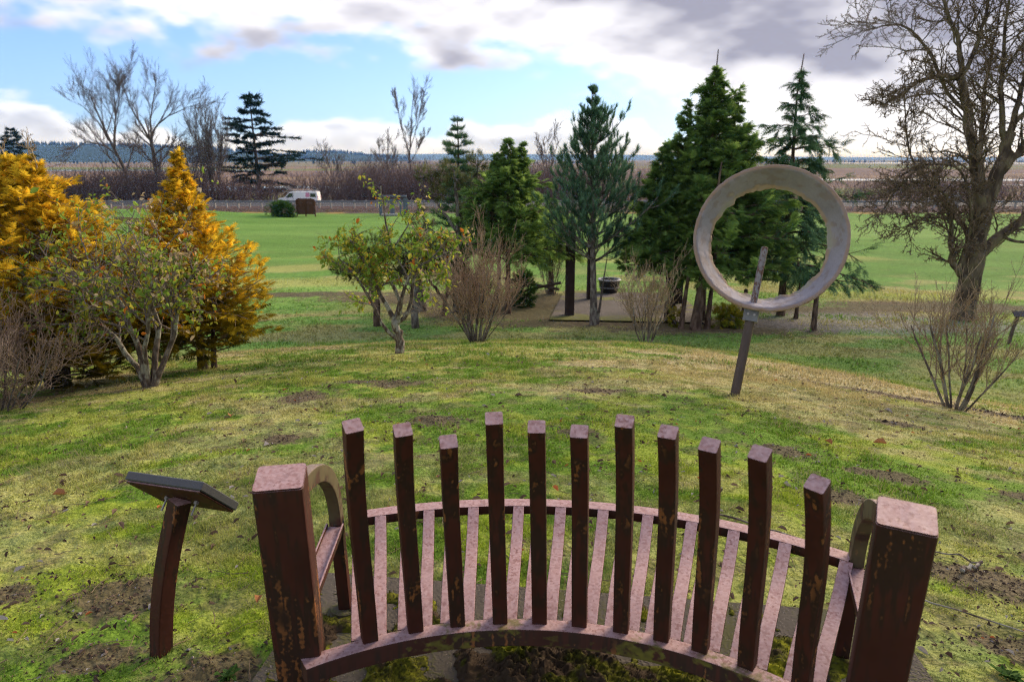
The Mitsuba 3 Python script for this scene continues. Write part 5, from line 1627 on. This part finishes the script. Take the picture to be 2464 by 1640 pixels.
def scrub(name, label, bands, m, seed, rmin=.035):
    """Thickets: thousands of thin stems, each forking twice."""
    rng = np.random.default_rng(seed)
    out = []
    for x0, x1, y0, y1, h0, h1, n, patch in bands:
        x, y = rng.uniform(x0, x1, n), rng.uniform(y0, y1, n)
        q = meshkit.fbm(np.stack([x * patch, y * patch, 0 * x], -1), 3, seed)
        k = rng.random(n) < np.clip((q - .28) * 3.2, .12, 1)
        x, y, q = x[k], y[k], q[k]
        m_ = len(x)
        h = (h0 + (h1 - h0) * np.clip((q - .25) * 2.2, 0, 1)) * rng.uniform(.55, 1.1, m_)
        P0 = np.stack([x, y, gz(x, y) - .1], -1)
        P, R = grow(rng, P0, np.stack([rng.normal(0, .22, m_), rng.normal(0, .2, m_), np.ones(m_)], -1), h, np.full(m_, rmin * 1.5), 4, .6, .14, .05)
        out.append(sweep(P, R, 3))
        pos, d, ln, ra = kids(rng, P, R, 5, .15, 1, .55, .2, .50, .2, .8, .2, up=.6)
        Q, S = grow(rng, pos, d, ln, np.full(len(ln), rmin), 3, .6, .15, .05)
        out.append(sweep(Q, S, 3))
    single(name, join(out), m, label, kind="stuff", smooth=True)


scrub("scrub", "leafless purple-brown scrub along the far side of the road and across the marsh",
      [(-105, -42, 121, 134, 2.8, 6.2, 2800, .10), (-42, 45, 124, 138, 3.4, 7.4, 4000, .08), (40, 110, 124, 138, 2.0, 5.2, 1100, .08), (-34, 60, 150, 180, 3.5, 7.5, 2400, .05), (50, 130, 160, 200, 2.0, 5.0, 700, .05), (-110, -30, 160, 225, 1.0, 3.2, 700, .04), (-160, 40, 280, 420, 1.2, 3.5, 900, .02), (60, 260, 230, 420, 1.0, 3.0, 900, .02)], "m_scrub", 101, .028)
scrub("verge_grass", "tall dry yellow-brown weeds on the bank under the guardrail", [(-90, 95, 102.6, 104.4, .15, .45, 3500, .25)], "m_twig_brown", 102, .02)


def far_water(poly, z):
    m = trimesh.creation.triangulate_polygon(Polygon(poly), engine="earcut")
    return np.c_[m[0], np.full(len(m[0]), z)], m[1]


def wob_strip(x0, x1, y0, w, seed, n=60):
    rng = np.random.default_rng(seed)
    x = np.linspace(x0, x1, n)
    e = np.sin(np.linspace(0, np.pi, n)) ** .4
    a = y0 + w * .5 * e * (1 + .8 * (meshkit.noise(np.c_[x * .03, 0 * x, 0 * x], seed) - .5)) + 6 * (meshkit.noise(np.c_[x * .01, 0 * x + 3, 0 * x], seed) - .5)
    b = y0 - w * .5 * e * (1 + .8 * (meshkit.noise(np.c_[x * .035, 0 * x + 9, 0 * x], seed) - .5)) + 6 * (meshkit.noise(np.c_[x * .01, 0 * x + 3, 0 * x], seed) - .5)
    V = np.vstack([np.c_[x, b, gz(x, np.maximum(b, 160)) + .06], np.c_[x, a, gz(x, np.maximum(a, 160)) + .06]])
    q = np.arange(n - 1)
    return V, np.vstack([np.stack([q, q + 1, q + n + 1], -1), np.stack([q, q + n + 1, q + n], -1)])


scene["m_water"] = {"type": "twosided", "bsdf": {"type": "principled", "base_color": {"type": "rgb", "value": [0.03, 0.035, 0.04]}, "roughness": 0.08, "specular": 0.9}}
single("water", join([wob_strip(-130, -30, 232, 34, 1), wob_strip(-40, 10, 262, 14, 2), wob_strip(-75, -25, 205, 5, 3), wob_strip(-190, -95, 170, 9, 4), wob_strip(120, 235, 330, 34, 5), wob_strip(150, 300, 262, 8, 6), wob_strip(700, 1500, 1750, 420, 7), wob_strip(-420, -200, 620, 60, 8)]),
       "m_water", "pale pools and channels of water in the marsh", kind="structure")


def ridge(name, label, y, x0, x1, knots, depth, rough, seed, m, n=500):
    x = np.linspace(x0, x1, n)
    k = np.array(knots, float)
    top = PchipInterpolator(k[:, 0], k[:, 1])(np.clip(x, k[0, 0], k[-1, 0]))
    rows = 14
    s = np.linspace(0, 1, rows)
    X = np.repeat(x[None], rows, 0)
    Y = y + depth * s[:, None] + 0 * X
    prof = np.sin(np.minimum(s * 1.25, 1.0) * np.pi / 2)[:, None] * np.where(s > .8, 1 - (s - .8) / .2 * .6, 1)[:, None]
    Z = -7.4 + (top[None] + 7.4) * prof * (1 + rough * (meshkit.fbm(np.stack([X / depth * 4, Y / depth * 4, 0 * X], -1), 4, seed) - .5))
    V = np.stack([X, Y, Z], -1).reshape(-1, 3)
    i, j = np.meshgrid(np.arange(rows - 1), np.arange(n - 1), indexing="ij")
    a = i * n + j
    F = np.vstack([np.stack([a, a + 1, a + n + 1], -1).reshape(-1, 3), np.stack([a, a + n + 1, a + n], -1).reshape(-1, 3)])
    single(name, (V, F), m, label, kind="structure", smooth=True)
    return x, PchipInterpolator(k[:, 0], k[:, 1])


def forest(name, label, pts, seed, hmin, hmax, m):
    """Distant conifers, each a ragged spire of stacked cones."""
    rng = np.random.default_rng(seed)
    n = len(pts)
    v, f = [], []
    k = 5
    ang = np.arange(k) / k * 2 * np.pi
    for i, (z, r) in enumerate(((0, .20), (.28, .24), (.30, .15), (.58, .17), (.60, .09), (1.0, .0))):
        v += [[r * math.cos(a + i), r * math.sin(a + i), z] for a in ang]
    for i in range(5):
        for q in range(k):
            a, b = i * k + q, i * k + (q + 1) % k
            f += [[a, b, b + k], [a, b + k, a + k]]
    h = rng.uniform(hmin, hmax, n)
    mesh, uv = scatter((np.array(v), np.array(f)), pts, np.stack([np.cos(np.arange(n)), np.sin(np.arange(n)), 0 * h], -1), np.tile([0, 0, 1.0], (n, 1)), h, rng.random(n), rng.random(n))
    single(name, mesh, m, label, kind="stuff")


def forest_col(p, n, uv):
    return mix([0.010, 0.022, 0.018], [0.030, 0.048, 0.030], uv.x)


scene["m_forest"] = {"type": "twosided", "bsdf": {"type": "principled", "base_color": proc(forest_col), "roughness": 0.95, "specular": 0.1}}
scene["m_hill"] = {"type": "twosided", "bsdf": {"type": "principled", "base_color": {"type": "rgb", "value": [0.020, 0.036, 0.026]}, "roughness": 0.95, "specular": 0.1}}
scene["m_mountain"] = {"type": "twosided", "bsdf": {"type": "principled", "base_color": {"type": "rgb", "value": [0.035, 0.050, 0.045]}, "roughness": 0.95, "specular": 0.1}}
HK = [(-2600, 52), (-1900, 56), (-1500, 50), (-1250, 40), (-1040, 27), (-940, 14), (-840, 8), (-760, -7.3)]
ridge("forest_hill", "dark blue forested hill along the left horizon", 2300, -2600, -700, HK, 900, .10, 5, "m_hill")
HK2 = [(-1180, -6), (-1010, 20), (-900, 33), (-800, 30), (-640, 14), (-520, 3), (-420, -7)]
ridge("wooded_rise", "blue wooded rise behind the tall dark fir", 3000, -1200, -400, HK2, 600, .10, 6, "m_hill", 300)
rng = np.random.default_rng(111)
hf, hf2 = PchipInterpolator(*np.array(HK).T), PchipInterpolator(*np.array(HK2).T)
x = rng.uniform(-2600, -780, 1500)
s = rng.uniform(.70, .84, 1500)
z1 = -7.4 + (hf(x) + 7.4) * np.sin(np.minimum(s * 1.25, 1) * np.pi / 2) * .98
x2 = rng.uniform(-1150, -480, 420)
s2 = rng.uniform(.70, .84, 420)
z2 = -7.4 + (hf2(x2) + 7.4) * np.sin(np.minimum(s2 * 1.25, 1) * np.pi / 2) * .98
forest("hill_forest", "far-off conifers along the crests of the blue hills on the left", np.vstack([np.c_[x, 2300 + 900 * s, z1 - 2], np.c_[x2, 3000 + 600 * s2, z2 - 2]]), 112, 8, 22, "m_forest")
x = np.concatenate([rng.uniform(-1500, 1900, 420), rng.uniform(300, 1900, 260)])
y = rng.uniform(1450, 1700, len(x)) + np.where(x > 600, 650, 0)
keep = meshkit.fbm(np.c_[x * .006, 0 * x, 0 * x], 3, 5) > .42
forest("tree_belt", "far belt of dark trees along the flat horizon", np.c_[x, y, 0 * x - 7.6][keep], 113, 3, 11, "m_forest")
ridge("far_mountains", "pale blue range of low mountains along the horizon", 7600, -12000, 16000, [(-12000, 72), (-3200, 76), (-1800, 70), (-800, 76), (0, 71), (1400, 64), (2800, 47), (4100, 34), (5600, 28), (16000, 50)], 4000, .12, 8, "m_mountain", 700)


# ------------------------------------------------------------------ litter on the mound
def litter():
    rng = np.random.default_rng(121)
    n = 3600
    r = rng.uniform(1.8 ** .9, 10.5 ** .9, n) ** (1 / .9)
    a = rng.uniform(-.72, .72, n)
    x, y = r * np.sin(a), r * np.cos(a)
    ok = ~in_slab(x, y) & (rng.random(n) < .25 + 1.2 * meshkit.fbm(np.stack([x * 1.1, y * 1.1, 0 * x], -1), 3, 44))
    x, y = x[ok], y[ok]
    n = len(x)
    pos = np.stack([x, y, surface_z(x, y) + rng.uniform(.010, .026, n)], -1)
    X = unit(np.stack([rng.normal(0, 1, n), rng.normal(0, 1, n), rng.normal(0, .25, n)], -1))
    Zh = unit(rng.normal(0, .45, (n, 3)) + [0, 0, 1])
    mesh, uv = scatter(tmpl_leaf(.24, .20), pos, X, Zh, .028 * np.exp(rng.normal(0, .35, n)), rng.random(n), rng.random(n))
    single("leaf_litter", mesh, "m_litter", "small curled dead leaves scattered through the turf", kind="stuff", uv=uv)
    n = 900
    r = rng.uniform(1.8, 8, n)
    a = rng.uniform(-.72, .72, n)
    x, y = r * np.sin(a), r * np.cos(a)
    ok = ~in_slab(x, y)
    x, y = x[ok], y[ok]
    n = len(x)
    P0 = np.stack([x, y, surface_z(x, y) + .014], -1)
    P, R = grow(rng, P0, np.stack([rng.normal(0, 1, n), rng.normal(0, 1, n), rng.normal(0, .08, n)], -1), rng.uniform(.04, .16, n), rng.uniform(.001, .0025, n), 4, .6, .15)
    P[:, :, 2] = surface_z(P[:, :, 0], P[:, :, 1]) + .014
    single("twig_litter", sweep(P, R, 4), "m_twig_old", "thin broken twigs lying in the turf", kind="stuff", smooth=True)


def litter_col(p, n, uv):
    r = uv.x
    col = mix([0.075, 0.050, 0.040], [0.22, 0.155, 0.115], cell_rand1(uv.x * 733.0))
    col = mix(col, [0.34, 0.32, 0.31], smoothstep(0.80, 0.82, r))
    return mix(col, [0.42, 0.15, 0.06], smoothstep(0.955, 0.96, r))


def big_leaf_col(p, n, uv):
    return mix([0.24, 0.10, 0.045], [0.38, 0.19, 0.09], uv.x)


scene["m_litter"] = {"type": "principledthin", "base_color": proc(litter_col), "roughness": 0.6, "diff_trans": 0.4}
scene["m_bigleaf"] = {"type": "principledthin", "base_color": proc(big_leaf_col), "roughness": 0.6, "diff_trans": 0.4}
litter()


def crumbs():
    """Bark chips and crumbs of soil on the worn patches."""
    rng = np.random.default_rng(141)
    pts = []
    for cx, cy, a, b, r in BARE:
        if cx < -6:
            continue
        n = int((9000 if math.hypot(cx, cy) < 4.2 else 3800) * a * b / (.3 + .10 * math.hypot(cx, cy))) + 40
        u, w = rng.normal(0, .85, n) * a, rng.normal(0, .85, n) * b
        pts.append(np.stack([cx + u * math.cos(r) - w * math.sin(r), cy + u * math.sin(r) + w * math.cos(r)], -1))
    q = np.vstack(pts)
    n = len(q)
    pos = np.c_[q, surface_z(q[:, 0], q[:, 1]) + .003]
    tet = np.array([[0, 0, 0], [1, .15, .05], [.35, .45, 0], [.45, .1, .42]])
    mesh, uv = scatter((tet, np.array([[0, 2, 1], [0, 1, 3], [1, 2, 3], [2, 0, 3]])), pos, np.c_[rng.normal(0, 1, (n, 2)), rng.normal(0, .2, n)], np.tile([0, 0, 1.0], (n, 1)) + rng.normal(0, .3, (n, 3)), 0.0105 * np.exp(rng.normal(0, .5, n)) * (.75 + .06 * np.hypot(q[:, 0], q[:, 1])), rng.random(n), rng.random(n))
    single("soil_crumbs", mesh, "m_crumb", "dark crumbs of soil and bark chips on the worn patches", kind="stuff", uv=uv)


def crumb_col(p, n, uv):
    c = mix([0.028, 0.019, 0.014], [0.135, 0.095, 0.070], uv.x)
    return mix(c, [0.26, 0.24, 0.23], smoothstep(0.93, 0.94, uv.y))


scene["m_crumb"] = {"type": "twosided", "bsdf": {"type": "principled", "base_color": proc(crumb_col), "roughness": 0.9, "specular": 0.2}}
crumbs()
leafy("m_weed", [0.06, 0.12, 0.03], [0.10, 0.19, 0.05], [0.15, 0.25, 0.08])


def fallen():
    rng = np.random.default_rng(131)
    sticks = [([(2.05, 2.98), (2.14, 3.06), (2.24, 3.13)], .011, .008, "broken pale stick lying on bare soil right of the bench"),
              ([(2.24, 3.13), (2.06, 3.24), (1.88, 3.36)], .005, .002, "thin grey twig running from the broken stick towards the bench"),
              ([(1.60, 2.78), (1.83, 2.65), (2.06, 2.45), (2.28, 2.30)], .004, .002, "long thin stem lying on the turf in the lower right corner"),
              ([(1.00, 3.55), (1.14, 3.40), (1.30, 3.27), (1.52, 3.18)], .006, .003, "bent pale twig lying behind the bench's right-hand bars")]
    for pts, r0, r1, lab in sticks:
        k = np.array(pts)
        q = np.linspace(0, 1, 10)
        s = np.linspace(0, 1, len(k))
        x, y = PchipInterpolator(s, k[:, 0])(q), PchipInterpolator(s, k[:, 1])(q)
        P = np.stack([x, y, surface_z(x, y) + r0 + .012], -1)
        P[1:-1] += rng.normal(0, .004, (8, 3))
        single("fallen_stick", sweep(P, np.linspace(r0, r1, 10), 7, True), "m_bark_lichen", lab, "stick", "fallen sticks round the bench", smooth=True)
    for x, y, s, lab in [(2.93, 5.35, .10, "rust-brown curled leaf on the turf beyond the bench's right end"), (2.42, 5.30, .075, "orange-brown leaf on the turf behind the bench's right half"), (-2.75, 4.02, .085, "reddish leaf standing on the turf beyond the plaque stand"),
                         (-1.02, 2.62, .045, "round brown leaf lying between the plaque stand and the bench"), (1.78, 2.10, .07, "pinkish-brown leaf near the lower right corner"), (-2.4, 5.9, .08, "orange leaf on the grass below the golden cedars")]:
        pos = np.array([[x, y, float(surface_z(np.array([x]), np.array([y]))[0]) + .022]])
        a = rng.uniform(0, 6.28)
        mesh, uv = scatter(tmpl_leaf(.30, .34), pos, np.array([[math.cos(a), math.sin(a), .02]]), np.array([[.08, -.1, 1.0]]), np.array([s]), rng.random(1), rng.random(1))
        v, f = mesh
        single("fallen_leaf", mesh, "m_bigleaf", lab, "leaf", "larger fallen leaves on the turf", uv=uv)
    # low weeds
    for x, y, s, lab in [(1.72, 2.18, .055, "grey-green weed rosette in the lower right corner"), (-.98, 2.16, .045, "small clover-like weed at the foot of the plaque stand")]:
        n = 26
        az = rng.uniform(0, 6.28, n)
        X = np.stack([np.cos(az), np.sin(az), rng.uniform(.1, .9, n)], -1)
        b = np.array([x, y, float(surface_z(np.array([x]), np.array([y]))[0]) + .01])
        mesh, uv = scatter(tmpl_leaf(.12, .22), np.tile(b, (n, 1)) + rng.normal(0, .015, (n, 3)) * [1, 1, .2], X, np.tile([0, 0, 1.0], (n, 1)) + rng.normal(0, .2, (n, 3)), s * rng.uniform(.5, 1, n), rng.random(n), rng.random(n))
        single("weed", mesh, "m_weed", lab, "weed", "low weeds in the turf", uv=uv)


fallen()


# ------------------------------------------------------------------ the air between
scene["haze"] = {"type": "cube", "to_world": T().translate([0, 0, 39.5]).scale([21000, 21000, 48.5]), "bsdf": {"type": "null"}, "interior": {"type": "ref", "id": "air"}}
labels["haze"] = {"label": "thin blue winter haze over the marsh and hills", "kind": "stuff"}
